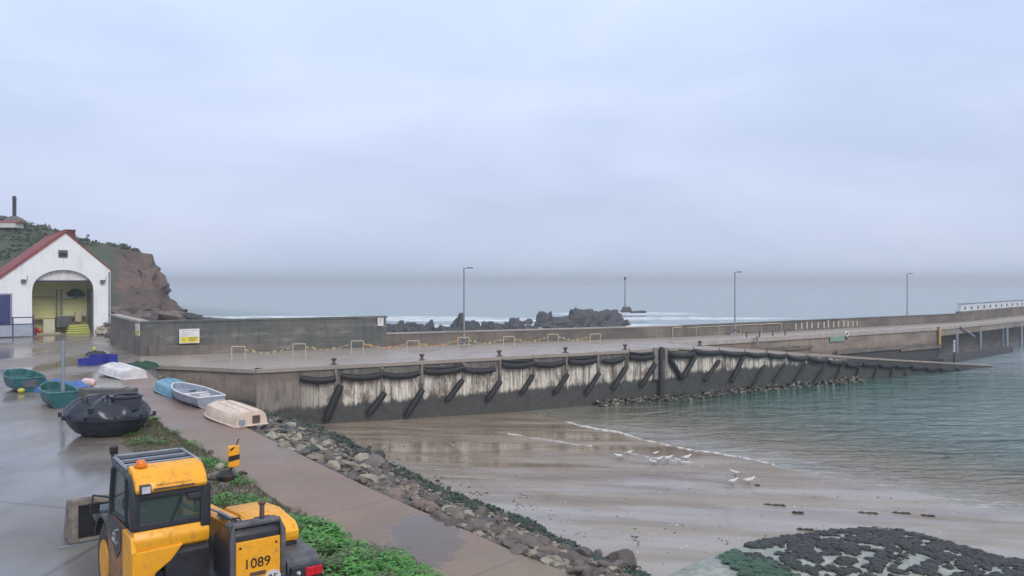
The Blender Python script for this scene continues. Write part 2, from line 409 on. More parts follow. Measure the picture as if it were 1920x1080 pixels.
def hillmat():
    t=NT('headland_ground'); x=t.xyz()
    g=t.n('ShaderNodeNewGeometry'); nz=t.xyz(g.outputs['Normal'])[2]
    a=t.noise(.16,6,.65); b=t.noise(.7,6,.7)
    gr=t.mix(t.ramp(a,[(.35,0),(.65,1)]),(.045,.07,.04),(.085,.095,.055)); gr=t.mix(t.ramp(b,[(.5,0),(.75,.6)]),gr,(.12,.1,.08))
    strata=t.noise(1,5,.7,src=t.map((.10,.10,.75),(.12,.2,0)))
    rk=t.mix(t.ramp(strata,[(.3,0),(.65,1)]),(.09,.072,.062),(.20,.115,.085)); rk=t.mix(t.ramp(b,[(.4,0),(.7,.8)]),rk,(.055,.05,.048))
    at=t.n('ShaderNodeAttribute',attribute_name='rock')
    m=t.math('ADD',at.outputs['Fac'],t.math('MULTIPLY',t.math('SUBTRACT',a,.5),1.3))
    c=t.mix(t.mr(m,.38,.62,0,1,True),gr,rk)
    t.set(col=c,rough=.9); t.bump(t.math('ADD',a,b),.9,.7); return t.m
M['hill']=hillmat()
def rooftile():
    t=NT('red_roof_tiles'); b=t.n('ShaderNodeTexBrick'); b.inputs['Scale'].default_value=2.2; b.inputs['Mortar Size'].default_value=.03
    b.inputs['Color1'].default_value=rgb(.33,.05,.045); b.inputs['Color2'].default_value=rgb(.25,.045,.04); b.inputs['Mortar'].default_value=rgb(.1,.03,.03)
    t.link(t.co,b.inputs['Vector']); n=t.noise(1.5,4); c=t.mix(t.ramp(n,[(.4,0),(.7,.5)]),b.outputs['Color'],(.2,.06,.06))
    t.set(col=c,rough=.7); t.bump(b.outputs['Fac'],-.6,.03); return t.m
M['tiles']=rooftile()
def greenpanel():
    t=NT('lamplit_olive_boards'); x=t.xyz(); j=t.math('FRACT',t.math('MULTIPLY',x[2],2.2)); 
    c=t.mix(t.ramp(j,[(0,1),(.06,0)]),(.76,.76,.36),(.4,.4,.18)); t.set(col=c,rough=.7); return t.m  # board colour raised to stand in for lamplight inside; no lamp is built
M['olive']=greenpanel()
def reefmat():
    t=NT('pale_algae_reef'); a=t.noise(1,5,.7,src=t.map((.7,1.8,1),(0,0,.35))); b=t.noise(5,5,.7)
    c=t.mix(t.ramp(a,[(.35,0),(.65,1)]),(.40,.41,.36),(.25,.27,.225)); c=t.mix(t.ramp(b,[(.45,0),(.7,.8)]),c,(.12,.14,.11))
    t.set(col=c,rough=.4); t.bump(b,.8,.06); return t.m
M['reef']=reefmat()

# ------------------------------------------------------------------ camera, world, sun
cam=bpy.data.cameras.new('camera'); co=bpy.data.objects.new('camera',cam); COL.objects.link(co)
co.location=(0,0,H); co.rotation_euler=(PI/2,0,0); cam.sensor_width=36; cam.lens=F/1920*36; cam.shift_y=-(540-Y0)/1920
cam.clip_start=.1; cam.clip_end=20000; sc.camera=co
w=bpy.data.worlds.new('World'); sc.world=w; w.use_nodes=True; wt=w.node_tree
bg=wt.nodes['Background']
SUNEL=math.radians(38); SUNROT=math.radians(150)
sky=wt.nodes.new('ShaderNodeTexSky'); sky.sky_type='NISHITA'; sky.sun_disc=False; sky.sun_elevation=SUNEL; sky.sun_rotation=SUNROT
sky.dust_density=4; sky.air_density=1.0
tc=wt.nodes.new('ShaderNodeTexCoord'); sp=wt.nodes.new('ShaderNodeSeparateXYZ'); wt.links.new(tc.outputs['Generated'],sp.inputs[0])
mp=wt.nodes.new('ShaderNodeMapping'); mp.inputs['Scale'].default_value=(1.6,1.6,5.5); mp.inputs['Rotation'].default_value=(0,.22,0); wt.links.new(tc.outputs['Generated'],mp.inputs[0])
ns=wt.nodes.new('ShaderNodeTexNoise'); ns.inputs['Scale'].default_value=1.5; ns.inputs['Detail'].default_value=5; ns.inputs['Roughness'].default_value=.5; ns.inputs['Distortion'].default_value=.3; wt.links.new(mp.outputs[0],ns.inputs['Vector'])
cr=wt.nodes.new('ShaderNodeValToRGB'); e=cr.color_ramp.elements
e[0].position=0.0; e[0].color=rgb(5.3,6.0,7.7); e[1].position=.34; e[1].color=rgb(5.7,6.7,9.0)
x=e.new(.10); x.color=rgb(5.2,5.85,7.7); x=e.new(.9); x.color=rgb(7.4,7.9,8.8)
wt.links.new(sp.outputs[2],cr.inputs[0])
c2=wt.nodes.new('ShaderNodeValToRGB'); e=c2.color_ramp.elements; e[0].position=.33; e[0].color=(.86,.885,.91,1); e[1].position=.66; e[1].color=(1.09,1.07,1.05,1)
wt.links.new(ns.outputs['Fac'],c2.inputs[0])
mu=wt.nodes.new('ShaderNodeMix'); mu.data_type='RGBA'; mu.blend_type='MULTIPLY'; mu.inputs[0].default_value=1
wt.links.new(cr.outputs[0],mu.inputs[6]); wt.links.new(c2.outputs[0],mu.inputs[7])
mx=wt.nodes.new('ShaderNodeMix'); mx.data_type='RGBA'; mx.inputs[0].default_value=.9
wt.links.new(sky.outputs[0],mx.inputs[6]); wt.links.new(mu.outputs[2],mx.inputs[7]); wt.links.new(mx.outputs[2],bg.inputs[0])
bg.inputs[1].default_value=.10
sl=bpy.data.lights.new('sun','SUN'); sl.energy=1.2; sl.angle=math.radians(25); sl.color=(1,.95,.88)
so=bpy.data.objects.new('sun',sl); COL.objects.link(so)
sd=Vector((math.sin(SUNROT)*math.cos(SUNEL),math.cos(SUNROT)*math.cos(SUNEL),math.sin(SUNEL)))
so.rotation_euler=sd.to_track_quat('Z','Y').to_euler()
sc.view_settings.view_transform='Standard'; sc.view_settings.look='None'; sc.view_settings.exposure=.38; sc.view_settings.gamma=1; sc.view_settings.use_curve_mapping=False

# ------------------------------------------------------------------ key survey points
A=P(480,693); B=P(1270,652); G=P(280,684); C=P(1860,688,WL)
W0=P(207,644); W1=P(263,668); W2=P(724,650)
K3=P(1280,631.5); K4=P(1800,603.5)
E0=P(1262,643); E2=P(1760,613)
K5=P(1925,589.5); E3=P(1925,596.5)
kd=(K5-K4).normalized(); K6=K5+kd*60; E4=E3+kd*60
print('A',A,'B',B,'C',C,'E2',E2,'K4',K4,'K5',K5,'E3',E3)
def structure(o): o['kind']='structure'; return o

# ------------------------------------------------------------------ ground strips
def dense(pts,n):
    out=[]
    for i in range(len(pts)-1):
        for k in range(n): out.append(pts[i].lerp(pts[i+1],k/n))
    out.append(pts[-1]); return out
def ribbon(name,La,Lb,n,mat,zf=None,kind='structure'):
    mb=MB(); vs=[];fs=[]
    for a,b in zip(La,Lb):
        for j in range(n+1):
            p=a.lerp(b,j/n); 
            if zf: p=zf(p,j/n)
            vs.append(p)
    for i in range(len(La)-1):
        for j in range(n):
            k=i*(n+1)+j; fs.append((k,k+1,k+n+2,k+n+1))
    mb.add(vs,fs); o=mb.build(name,mat,smooth='all')
    if kind: o['kind']=kind
    return o
def pz(py): return -.65*clamp((py-850)/200,0,1.6)
Rp=[(262,684),(290,708),(340,738),(400,772),(482,812),(568,855),(621,881),(696,917),(772,951),(859,988),(957,1032),(1047,1067),(1180,1120),(1420,1215)]
Re=[P(x,y,pz(y)) for x,y in Rp]
Lp=[(215,700),(238,730),(262,762),(296,795),(345,822),(390,850),(440,885),(500,925),(550,960),(604,992),(662,1021),(720,1050),(781,1070),(980,1170),]
Le=[P(x,y,pz(y)) for x,y in Lp]
DR=dense(Re,4); DL=dense(Le,4)
path=ribbon('path',DL,DR,8,M['path'],lambda p,t:p+Vector((0,0,.004)))
# verge between yard and path
Vg=[(285,785),(245,805),(228,832),(300,880),(380,940),(450,1000),(520,1050),(600,1100),(700,1170),(860,1290)]
Ve=[P(x,y,0) for x,y in Vg]
DVL=dense(Ve,4); Lsub=Le[3:]; 
def resample(pts,n):
    ls=[0]
    for i in range(1,len(pts)): ls.append(ls[-1]+(pts[i]-pts[i-1]).length)
    out=[]
    for k in range(n):
        t=ls[-1]*k/(n-1); i=1
        while i<len(pts)-1 and ls[i]<t: i+=1
        a=(t-ls[i-1])/max(1e-6,ls[i]-ls[i-1]); out.append(pts[i-1].lerp(pts[i],a))
    return out
RV=resample(Ve,50); RL=resample(Lsub,50)
def vz(p,t):
    return p+Vector((0,0,.0+.09*math.sin(PI*t)+(noise.noise(p*1.3)*.06 if 0<t<1 else 0)))
verge=ribbon('verge_soil',RV,RL,8,M['soil'],vz)
# yard: one sheet left of the verge, up to boathouse and sea wall
yp=[p.copy() for p in Ve]; 
poly=[P(285,785)]+[P(x,y) for x,y in ((262,762),(300,742),(300,715),(275,697),(262,684))]
poly=[Ve[0],Le[2],Re[3]+Vector((-.3,0,0)),Re[2],Re[1],Re[0],W1+(W1-W0).normalized()*0,W0+Vector((1,2,0)),Vector((-20,88,0)),Vector((-130,110,0)),Vector((-130,-40,0)),Vector((20,-40,0)),Vector((9,4,0)),Ve[-1]]+list(reversed(Ve[1:-1]))
for p in poly: p.z=0
mb=MB(); mb.add([Vector((p.x,p.y,-.004)) for p in poly],[tuple(range(len(poly)))])
yard=structure(mb.build('yard_ground',M['yard'],recalc=False))
if yard.data.polygons[0].normal.z<0: yard.data.flip_normals()
# land under camera beyond verge end so nothing is open
mb=MB(); mb.add([(-1,-40,-.5),(60,-40,-3),(30,9,-2.6),(3,9,-1.3)],[(0,1,2,3)]); structure(mb.build('shore_ground',M['rubble']))
# bank of rubble
Fp=[None,(335,722,-1.0),(400,742,-1.6),(470,768,-2.4),(578,797,None),(650,821,None),(706,858,None),(794,900,None),(888,945,None),(985,980,None),(1075,1028,None),(1158,1066,None),(1290,1120,None),(1560,1215,None)]
Fe=[]
for i,q in enumerate(Fp):
    if q is None: Fe.append(Re[0]+Vector((.4,1.2,-.3))); continue
    if q[2] is None: p=PS(q[0],q[1])
    elif i<4: p=onwall(q[0],q[1],G,A,.1); 
    Fe.append(p)
DF=dense(Fe,4)
def bz(p,t):
    z=p.z+ .10*math.sin(PI*t)+noise.noise(Vector((p.x,p.y,0))*1.1)*.16*(1 if t>0 else 0)
    if t>.99: z=p.z-.25
    if t==0: z=p.z-.01
    return Vector((p.x,p.y,z))
bank=ribbon('rubble_bank',DR,DF,10,M['rubble'],bz)
# sand
mb=MB(); vs=[];fs=[]
nx,ny=90,70
for j in range(ny+1):
    for i in range(nx+1):
        x=lerp(-16,45,i/nx); y=lerp(6,70,j/ny); z=sandz(x,y)+.03*noise.noise(Vector((x*.25,y*.5,0)))+.012*noise.noise(Vector((x*.9,y*1.6,3)))
        vs.append((x,y,z))
for j in range(ny):
    for i in range(nx):
        xx=lerp(-16,45,i/nx); yy=lerp(6,70,j/ny)
        # keep sand off the land side of the path edge
        q=Vector((xx,yy,0)); s=q.dot(V); tt=q.dot(U)
        if s<9.2 and tt<26: continue
        if xx<-11 and yy<40: continue
        k=j*(nx+1)+i; fs.append((k,k+1,k+nx+2,k+nx+1))
mb.add(vs,fs); structure(mb.build('beach_sand',M['sand'],smooth='all'))
# sea sheet (graded grid to the horizon)
def grid_axis(a,b,core0,core1,n1,n2):
    out=[]
    for k in range(n1+1): out.append(core0-(core0-a)*((1-k/n1)**3))
    for k in range(1,n2+1): out.append(lerp(core0,core1,k/n2))
    for k in range(1,n1+1): out.append(core1+(b-core1)*((k/n1)**3))
    return out
gx=grid_axis(-5900,5900,-100,120,8,22); gy=grid_axis(-600,5900,10,230,8,22)
mb=MB(); vs=[(x,y,WL) for y in gy for x in gx]; n=len(gx)
fs=[(j*n+i,j*n+i+1,(j+1)*n+i+1,(j+1)*n+i) for j in range(len(gy)-1) for i in range(n-1)]
mb.add(vs,fs); structure(mb.build('sea_water',M['sea']))
# haze
mb=MB(); mb.box(-6000,6000,-700,6000,-9,23)
hz=mb.build('haze'); hz.data.materials.clear(); hm=bpy.data.materials.new('haze'); hm.use_nodes=True; nt=hm.node_tree
nt.nodes.remove(nt.nodes['Principled BSDF']); pv=nt.nodes.new('ShaderNodeVolumePrincipled'); pv.inputs['Color'].default_value=rgb(.9,.96,1.0); pv.inputs['Density'].default_value=.0008; pv.inputs['Anisotropy'].default_value=.2
nt.links.new(pv.outputs[0],nt.nodes['Material Output'].inputs['Volume']); hz.data.materials.append(hm); hz['kind']='stuff'

# ------------------------------------------------------------------ pier
pier=empty('pier',(A.x,A.y,0),0,'long grey concrete pier with a streaked wall, wet deck and sloping slipway','pier')
def frame(a,b):
    e=(b-a); e.z=0; ang=math.atan2(e.y,e.x); return ang,e.length
def rel(o,par):   # parent without moving
    o.parent=par; o.matrix_parent_inverse=Matrix.Translation(-par.location) if par.rotation_euler.z==0 else par.matrix_world.inverted(); return o
def wallpart(name,a,b,z0a,z1a,z0b,z1b,thick,mat,parent=None,bumpy=0,seg=1,root=None):
    ang,L=frame(a,b); mb=MB(); n=max(1,int(L/seg)) if seg else 1
    vs=[];fs=[]
    for i in range(n+1):
        t=i/n; x=L*t; l=lerp(z0a,z0b,t); h=lerp(z1a,z1b,t)
        vs+= [(x,0,l),(x,0,h),(x,thick,h),(x,thick,l)]
    for i in range(n):
        k=i*4; 
        for j in range(4): fs.append((k+j,k+4+j,k+4+(j+1)%4,k+(j+1)%4))
    fs.append((0,1,2,3)); k=n*4; fs.append((k+3,k+2,k+1,k))
    mb.add(vs,fs); o=mb.build(name,mat)
    o.location=(a.x,a.y,0) if root is None else (a.x-root.location.x,a.y-root.location.y,0)
    o.rotation_euler=(0,0,ang)
    if root: o.parent=root
    return o
angAB,LAB=frame(A,B); angBC,LBC=frame(B,C)
mAB=quaywall('streaked_quay_wall',-2.3,-2.1,LAB)
mBC=quaywall('streaked_slipway_wall',-1.85,-1.75,LBC,0)
o=wallpart('quay_wall',A,B,-6,-.12,-6,-.12,1.2,mAB,root=pier)
o=wallpart('slipway_wall',B,C,-6,-.1,-6,WL+.05,1.2,mBC,root=pier)
o=wallpart('landward_wall',G,A,-4,-.12,-6,-.12,.8,M['causeway'],root=pier)
# coping
def off(a,b,d):
    e=(b-a).normalized(); return Vector((e.y,-e.x,0))*d
for (a,b,za,zb) in ((G,A,0,0),(A,B,0,0),(B,C,0,WL+.2)):
    o_=off(a,b,.12); cth=.2 if b is not C else .12; wallpart('coping',a+o_,b+o_,za-cth,za+.012,zb-cth,zb+.012,.75 if b is not C else .4,M['deck'],root=pier)
# deck surface
dk=[G,A,B,E0,E2,E3,E4,K6,K5,K4,K3,W2,W1,Re[0]]
mb=MB(); mb.add([Vector((p.x,p.y,0))-pier.location for p in dk],[tuple(range(len(dk)))]); d=mb.build('deck',M['deck'],pier,recalc=False)
if d.data.polygons[0].normal.z<0: d.data.flip_normals()
# slipway surface
Cb=C+Vector((-.52,.85,0))*5.6
mb=MB(); vs=[];fs=[]
for i in range(31):
    t=i/30
    for q in (B.lerp(C,t),E0.lerp(Vector((Cb.x,Cb.y,C.z)),t)): vs.append(q-pier.location+Vector((0,0,-.02+ .0)))
for i in range(30): fs.append((2*i,2*i+1,2*i+3,2*i+2))
mb.add(vs,fs); mb.build('slipway_surface',M['deck'],pier)
# causeway wall above slipway
wallpart('causeway_wall',E0,E2,-6,-.3,-6,-.3,1.0,M['causeway'],root=pier)
mE=pmat('pale_edge_concrete',(.42,.37,.33),(.3,.27,.24),1.2,.7,.4)
for (a,b) in ((E0,E2),(E2,E3),(E3,E4)):
    wallpart('deck_edge',a+off(a,b,.15),b+off(a,b,.15),-.34,.05,-.34,.05,.7,mE,root=pier)
# deeper slab + back wall below open jetty
for (a,b) in ((E2,E3),(E3,E4)):
    wallpart('jetty_beam',a+off(a,b,.02),b+off(a,b,.02),-1.0,-.345,-1.0,-.345,.5,M['causeway'],root=pier)
    wallpart('jetty_back_wall',a-off(a,b,3.2),b-off(a,b,3.2),-6,-.4,-6,-.4,.5,M['rsea'],root=pier)
mb=MB(); a=E2-off(E2,E3,3.2); 
wallpart('jetty_end_wall',E2-off(E0,E2,.0),E2-off(E0,E2,4.0),-6,-.35,-6,-.35,.3,M['rsea'],root=pier)
for (px,py0,py1) in ((1794,612,676),(1838,612,668),(1880,610,655),(1888,610,650),(1915,608,640)):
    p=onwall(px,py0,E2,E3,.0 if px!=1880 else -.5)
    mb=MB(); mb.tube([(p.x,p.y,-6),(p.x,p.y,-.6)],.17,8); o=mb.build('pile',M['steel'],None,smooth=True); rel(o,pier)
mb=MB(); p=onwall(1800,612,E2,E3,.2); q=onwall(1828,631,E2,E3,.2); mb.obox(p,q,.12,.12); rel(mb.build('brace',M['steel']),pier)
# low ledge at foot of jetty
for (a,b) in ((onwall(1770,640,E2,E3,1.8),onwall(1900,640,E2,E3,1.8)),):
    wallpart('footing',a,b,-6,-3.1,-6,-3.1,1.2,M['rsea'],root=pier)
# ledges standing on slipway side (broken lower courses)
for (x0,y0,x1,y1,h,zt) in ((1410,641,1525,634,.25,-1.0),(1400,655,1560,645,.35,-1.7),(1570,640,1700,640,.3,-1.7),(1690,636,1765,632,.35,-1.9),(1440,628,1500,626,.2,-.9)):
    a=onwall(x0,y0,E0,E2,.25); b=onwall(x1,y1,E0,E2,.25)
    wallpart('ledge',a,b,zt-h,zt,zt-h,zt,.4,M['parapet'],root=pier)
# parapet
par=empty('parapet_wall',(K3.x,K3.y,0),0,'low brown concrete parapet running along the seaward edge of the pier','wall')
for (a,b) in ((W2,K3),(K3,K4)):
    wallpart('parapet_face',a,b,-5,.92,-5,.92,.45,M['parapet'],root=par)
    wallpart('parapet_cap',a+off(a,b,.06),b+off(a,b,.06),.92,1.02,.92,1.02,.57,M['deck'] if a is W2 else M['seawall'],root=par)
for (a,b) in ((K4,K5),(K5,K6)):
    wallpart('parapet_face',a,b,-5,1.0,-5,1.0,.45,M['parapet'],root=par)
wp=pmat('white_lime_mark',(.6,.57,.5),(.4,.37,.3),8,.8)
for i,px in enumerate((1492,1503,1513,1522,1534,1545,1553,1563,1572,1582,1590,1599,1607)):
    p=onwall(px,602,K3,K4,.03); hh=.5+.2*random.random()
    mb=MB(); a=angBC; mb.box(-.09,.09,-.02,.02,0,hh+ (.25 if i==6 else 0)); o=mb.build('pale_marking',wp); o.location=(p.x,p.y,.15); o.rotation_euler=(0,0,frame(K3,K4)[0]); rel(o,par)
# white walled end section
wend=empty('white_balustrade',(K4.x,K4.y,0),0,'white painted wall with a row of small holes at the far right of the pier','wall')
ang,L=frame(K4,K6); 
wlb=wallpart('base_wall',K4+off(K4,K5,.05),K6+off(K4,K5,.05),.9,1.25,.9,1.25,.55,M['parapet'],root=wend)
wlw=wallpart('white_panel',K4+off(K4,K5,.08),K6+off(K4,K5,.08),1.25,2.15,1.25,2.15,.35,pmat('whitewash',(.6,.63,.66),(.5,.52,.55),1,.7),root=wend)
mb=MB(); 
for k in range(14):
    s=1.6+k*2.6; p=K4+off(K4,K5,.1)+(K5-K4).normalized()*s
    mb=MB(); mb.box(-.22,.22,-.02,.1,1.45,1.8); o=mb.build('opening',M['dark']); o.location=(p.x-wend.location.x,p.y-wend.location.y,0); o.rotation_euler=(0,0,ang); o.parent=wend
wallpart('rail',K4+off(K4,K5,.2),K6+off(K4,K5,.2),2.15,2.22,2.15,2.22,.5,M['steel'],root=wend)
# handrail along parapet
hr=empty('handrail',onwall(1261,617,K3,K4,.2)*1.0,0,'thin pale handrail fixed along the pier parapet right of the middle lamp','railing'); hr.location.z=0
a=onwall(1261,618,W2,K3,.15); b=onwall(1465,609,K3,K4,.15); b.z=a.z=.82
mb=MB(); mb.tube([a,b],.04,6); rel(mb.build('rail_bar',M['paleyellow']),hr)
for k in range(6):
    q=a.lerp(b,k/5); mb=MB(); mb.tube([(q.x,q.y,0),(q.x,q.y,.82)],.03,6); rel(mb.build('post',M['paleyellow']),hr)

# ------------------------------------------------------------------ high sea wall with signs
sw=empty('sea_wall',(W1.x,W1.y,0),0,'tall dark weathered concrete sea wall behind the quay, with pale coping and notices','wall')
wallpart('wall_face',W1,W2,-.5,2.2,-.5,2.2,.5,M['seawall'],root=sw)
wallpart('wall_return',W0,W1,-.5,2.2,-.5,2.2,.5,M['parapet'],root=sw)
wallpart('coping',W1+off(W1,W2,.06),W2+off(W1,W2,.06)+(W2-W1).normalized()*.1,2.2,2.32,2.2,2.32,.62,M['seawall'],root=sw)
wallpart('coping',W0+off(W0,W1,.06),W1+off(W0,W1,.06),2.2,2.34,2.2,2.34,.62,mE,root=sw)
wallpart('plinth',W1+off(W1,W2,.18)+(W2-W1).normalized()*.5,W2+off(W1,W2,.18)-(W2-W1).normalized()*8,-.3,.7,-.3,.5,.2,M['parapet'],root=sw)
def sign(name,x0,y0,x1,y1,a,b,label,kind):
    p=onwall(x0,y0,a,b,.3 if kind!='w' else .12); q=onwall(x1,y1,a,b,.3 if kind!='w' else .12); ang=frame(a,b)[0]
    wd=(Vector((q.x,q.y))-Vector((p.x,p.y))).length; zt=p.z; zb=q.z; h=zt-zb
    r=empty(name,(p.x,p.y,zb),ang,label,'sign')
    mb=MB(); mb.box(0,wd,-.03,0,0,h); mb.build('board',M['hullwhite'],r,bevel=.008)
    if kind!='w':
        mb=MB(); mb.box(.06*wd,.94*wd,-.036,-.031,.06*h,.45*h); mb.build('yellow_panel',pmat('yellow_notice',(.75,.62,.06),(.65,.52,.05),6,.5),r)
        for k in range(3):
            mb=MB(); mb.box(.48*wd,(.9-.06*k)*wd,-.041,-.037,(.36-.09*k)*h,(.39-.09*k)*h); mb.build('text_line',M['ink'],r)
        mb=MB(); mb.lathe([(.10*h,0),(.10*h,.004)],16); o=mb.build('symbol',M['lime'],r); o.rotation_euler=(PI/2,0,0); o.location=(.22*wd,-.037,.25*h)
        for k in range(3):
            mb=MB(); mb.box(.12*wd,(.8-.1*k)*wd,-.036,-.031,(.86-.12*k)*h,(.885-.12*k)*h); mb.build('text_line',pmat('faded_print',(.4,.4,.42),(.5,.5,.5),6),r)
    else:
        mb=MB(); mb.box(.3*wd,.7*wd,-.036,-.031,.72*h,.78*h); mb.box(.42*wd,.5*wd,-.036,-.031,.35*h,.72*h); mb.build('print_mark',M['graypaint'],r)
sign('notice_board',336,617,374,643,W1,W2,'large white and yellow notice board fixed on the dark sea wall','y')
sign('notice_board',254.5,606,262,630,W0,W1,'narrow white and yellow notice on the short return of the sea wall','y')
sign('notice_board',708,596,719,611,W1,W2,'small plain white notice at the right end of the sea wall','w')

# ------------------------------------------------------------------ quay furniture
def lamp(px,py,h,label):
    p=P(px,py); r=empty('lamp_post',p,0,label,'lamp post','lamp posts along the pier')
    mb=MB(); mb.tube([(0,0,0),(0,0,.9),(0,0,.92),(0,0,h)],[.11,.11,.07,.055],10); mb.build('pole',M['steel'],r,smooth=True)
    mb=MB(); mb.tube([(0,0,h-.04),(.25,.02,h-.02)],.03,6); mb.build('arm',M['steel'],r)
    mb=MB(); mb.prism([(.2,-.09),(.62,-.07),(.68,0),(.62,.07),(.2,.09)],h-.05,h+.03); mb.build('lamp_head',M['graypaint'],r,bevel=.01)
    mb=MB(); mb.box(-.5,.5,-.35,.35,0,.14); mb.build('footing',M['deck'],r,bevel=.02)
    mb=MB(); mb.box(-.07,.07,-.115,-.1,.35,.6); mb.build('access_door',M['graypaint'],r)
lamp(870,650,5.97,'grey lamp post nearest on the quay, left of the three, on a small concrete footing')
lamp(1378,628,5.8,'middle of the three grey lamp posts, beside the handrail above the slipway')
lamp(1701,605.5,5.85,'far right grey lamp post of three, near the white end wall')
hoops=[(447,677,'leftmost pale hoop, standing alone in front of the sea wall'),(561,671,'second pale hoop from the left on the quay'),(670,664,'third pale hoop, below the end of the sea wall'),(774,664,'pale hoop standing left of the nearest lamp post'),(869,656,'pale hoop right at the foot of the nearest lamp post'),(954,654,'pale hoop just right of the nearest lamp post'),(1037,649,'second pale hoop right of the nearest lamp post'),(1116,648,'rightmost pale hoop on the quay')]
hp=[]
for (px,py,lab) in hoops:
    p=P(px,py); r=empty('hoop_barrier',p,.15,lab,'barrier','pale hoops in a row on the quay')
    wd=.40
    for s in (-1,1):
        mb=MB(); mb.tube([(s*wd,0,0),(s*wd,0,.9)],.03,6); mb.build('post',M['paleyellow'],r)
    mb=MB(); mb.tube([(-wd,0,.9),(wd,0,.9)],.03,6); mb.build('top_bar',M['paleyellow'],r)
    hp.append(p)
ty=pmat('yellow_tape',(.42,.35,.15),(.35,.27,.1),9,.5); tr=pmat('red_tape',(.45,.17,.1),(.35,.14,.1),9,.5)
names=['between the first and second hoops','between the second and third hoops','between the third hoop and the next','left of the nearest lamp post foot','right of the nearest lamp post foot','between the two hoops right of the nearest lamp','towards the rightmost hoop']
for i in range(len(hp)-1):
    a=hp[i]+Vector((.4,0,.72)); b=hp[i+1]+Vector((-.4,0,.72)); mb=MB(); n=14; pts=[]
    for k in range(n+1):
        q=a.lerp(b,k/n); q.z-=.28*math.sin(PI*k/n)+.04*math.sin(k*2.1); pts.append(q)
    mb.mi=0
    for k in range(n):
        mb.mi=k%2; t0=.05+.03*math.sin(k)
        mb.add([pts[k]-Vector((0,0,t0)),pts[k+1]-Vector((0,0,t0)),pts[k+1]+Vector((0,.02,t0)),pts[k]+Vector((0,.02,t0))],[(0,1,2,3)])
    o=mb.build('barrier_tape',mats=[ty,tr if i in(2,3) else M['wood']],recalc=False)
    tag(o,'sagging striped barrier tape '+names[i],'tape','barrier tapes strung along the quay')
# bollards on edge
bl=[(626,688,'first black bollard from the left, at the left end of the quay edge'),(791,678,'black bollard on the quay edge left of the nearest lamp'),(936,671,'black bollard on the quay edge right of the nearest lamp'),(1060,663,'black bollard on the quay edge mid way'),(1172,657,'black bollard on the quay edge left of the dark pile'),(1312,652,'black bollard at the top corner of the slipway')]
for (px,py,lab) in bl:
    p=onwall(px,py,A,B,-.5); p.z=0; r=empty('bollard',p,0,lab,'bollard','black mooring bollards')
    mb=MB(); mb.lathe([(.16,0),(.13,.05),(.1,.1),(.1,.26),(.17,.31),(.18,.36),(.1,.4)],12); mb.build('bollard_body',M['rust'],r,smooth=True)
    mb=MB(); mb.box(-.22,.22,-.22,.22,0,.03); mb.build('base_plate',M['dark'],r)
# rubber fenders
def fender(px0,py0,px1,py1,a,b,r,sag,label,group,name='tube_fender',rings=True):
    p=onwall(px0,py0,a,b,r+.05); q=onwall(px1,py1,a,b,r+.05); q2=(p+q)/2
    root=empty(name,q2,0,label,'fender',group)
    p-=q2; q-=q2; pts=[]
    for k in range(9):
        t=k/8; c=p.lerp(q,t); c.z-=sag*math.sin(PI*t); pts.append(c)
    mb=MB(); mb.tube(pts,[r*.8]+[r]*7+[r*.8],10); mb.build('rubber_tube',M['rubber'],root,smooth=True)
    for t in (0,8):
        c=pts[t]; mb=MB(); mb.tube([c,c+Vector((0,0,.35))+off(a,b,-.1)],.03,5); mb.build('chain',M['rust'],root)
hz_=[(564,709,629,710),(640,705,716,703),(719,703,786,700),(797,697,868,690),(871,693,928,692),(942,684,1001,681),(1004,683,1059,679),(1067,678,1118,675),(1130,677,1171,671),(1181,669,1226,668),(1256,664,1302,664)]
hz2=[(1302,658,1350,661),(1350,660,1398,663),(1398,663,1438,665),(1440,665,1476,667),(1480,670,1514,672),(1518,673,1552,675),(1554,678,1584,679),(1588,684,1615,683),(1618,683,1648,681),(1649,685,1678,684),(1679,686,1707,685),(1709,688,1734,688),(1738,692,1763,688),(1764,692,1789,693),(1793,692,1814,693)]
for q in hz_: fender(*q,A,B,.2,.14,'black rubber tube fender slung level just under the edge of the quay wall','level tube fenders on the quay wall')
for q in ((942,676,1001,674),(1067,671,1118,668),(797,690,868,684),(1181,661,1226,661)): fender(*q,A,B,.09,.1,'thinner black tube doubling the fender above it on the quay wall','doubled upper tube fenders')
for q in hz2: fender(*q,B,C,.19,.12,'black rubber tube fender hung along the sloping slipway edge','level tube fenders on the slipway wall')
dg=[(639,722,611,788,.17),(722,736,690,778,.14),(793,730,762,780,.14),(868,712,838,752,.13),(939,714,914,750,.13),(1000,703,978,738,.12),(1065,702,1040,738,.12),(1124,699,1099,739,.12),(1174,688,1149,731,.13),(1229,682,1202,725,.13),(1256,672,1278,710,.13)]
dg2=[(1305,666,1280,710,.13),(1349,676,1322,714,.11),(1394,668,1372,716,.12),(1434,685,1412,724,.09),(1472,686,1451,716,.08),(1510,683,1489,718,.08),(1546,690,1526,721,.09),(1579,685,1564,720,.08),(1611,691,1602,718,.08),(1645,690,1636,717,.08),(1675,693,1668,713,.08),(1700,699,1696,710,.08)]
for i,q in enumerate(dg):
    lab='black rubber fender leaning diagonally on the quay wall'
    if i==0: lab='thickest diagonal black fender, at the left end of the quay wall above the rubble'
    if i==10: lab='black fender leaning the opposite way, right of the dark pile'
    fender(*q[:4],A,B,q[4]*1.42,0,lab,'diagonal fenders on the quay wall' if i not in (0,10) else None,'diagonal_fender')
for q in dg2: fender(*q[:4],B,C,q[4]*1.5,0,'slim black rubber fender leaning diagonally on the slipway wall','diagonal fenders on the slipway wall','diagonal_fender')
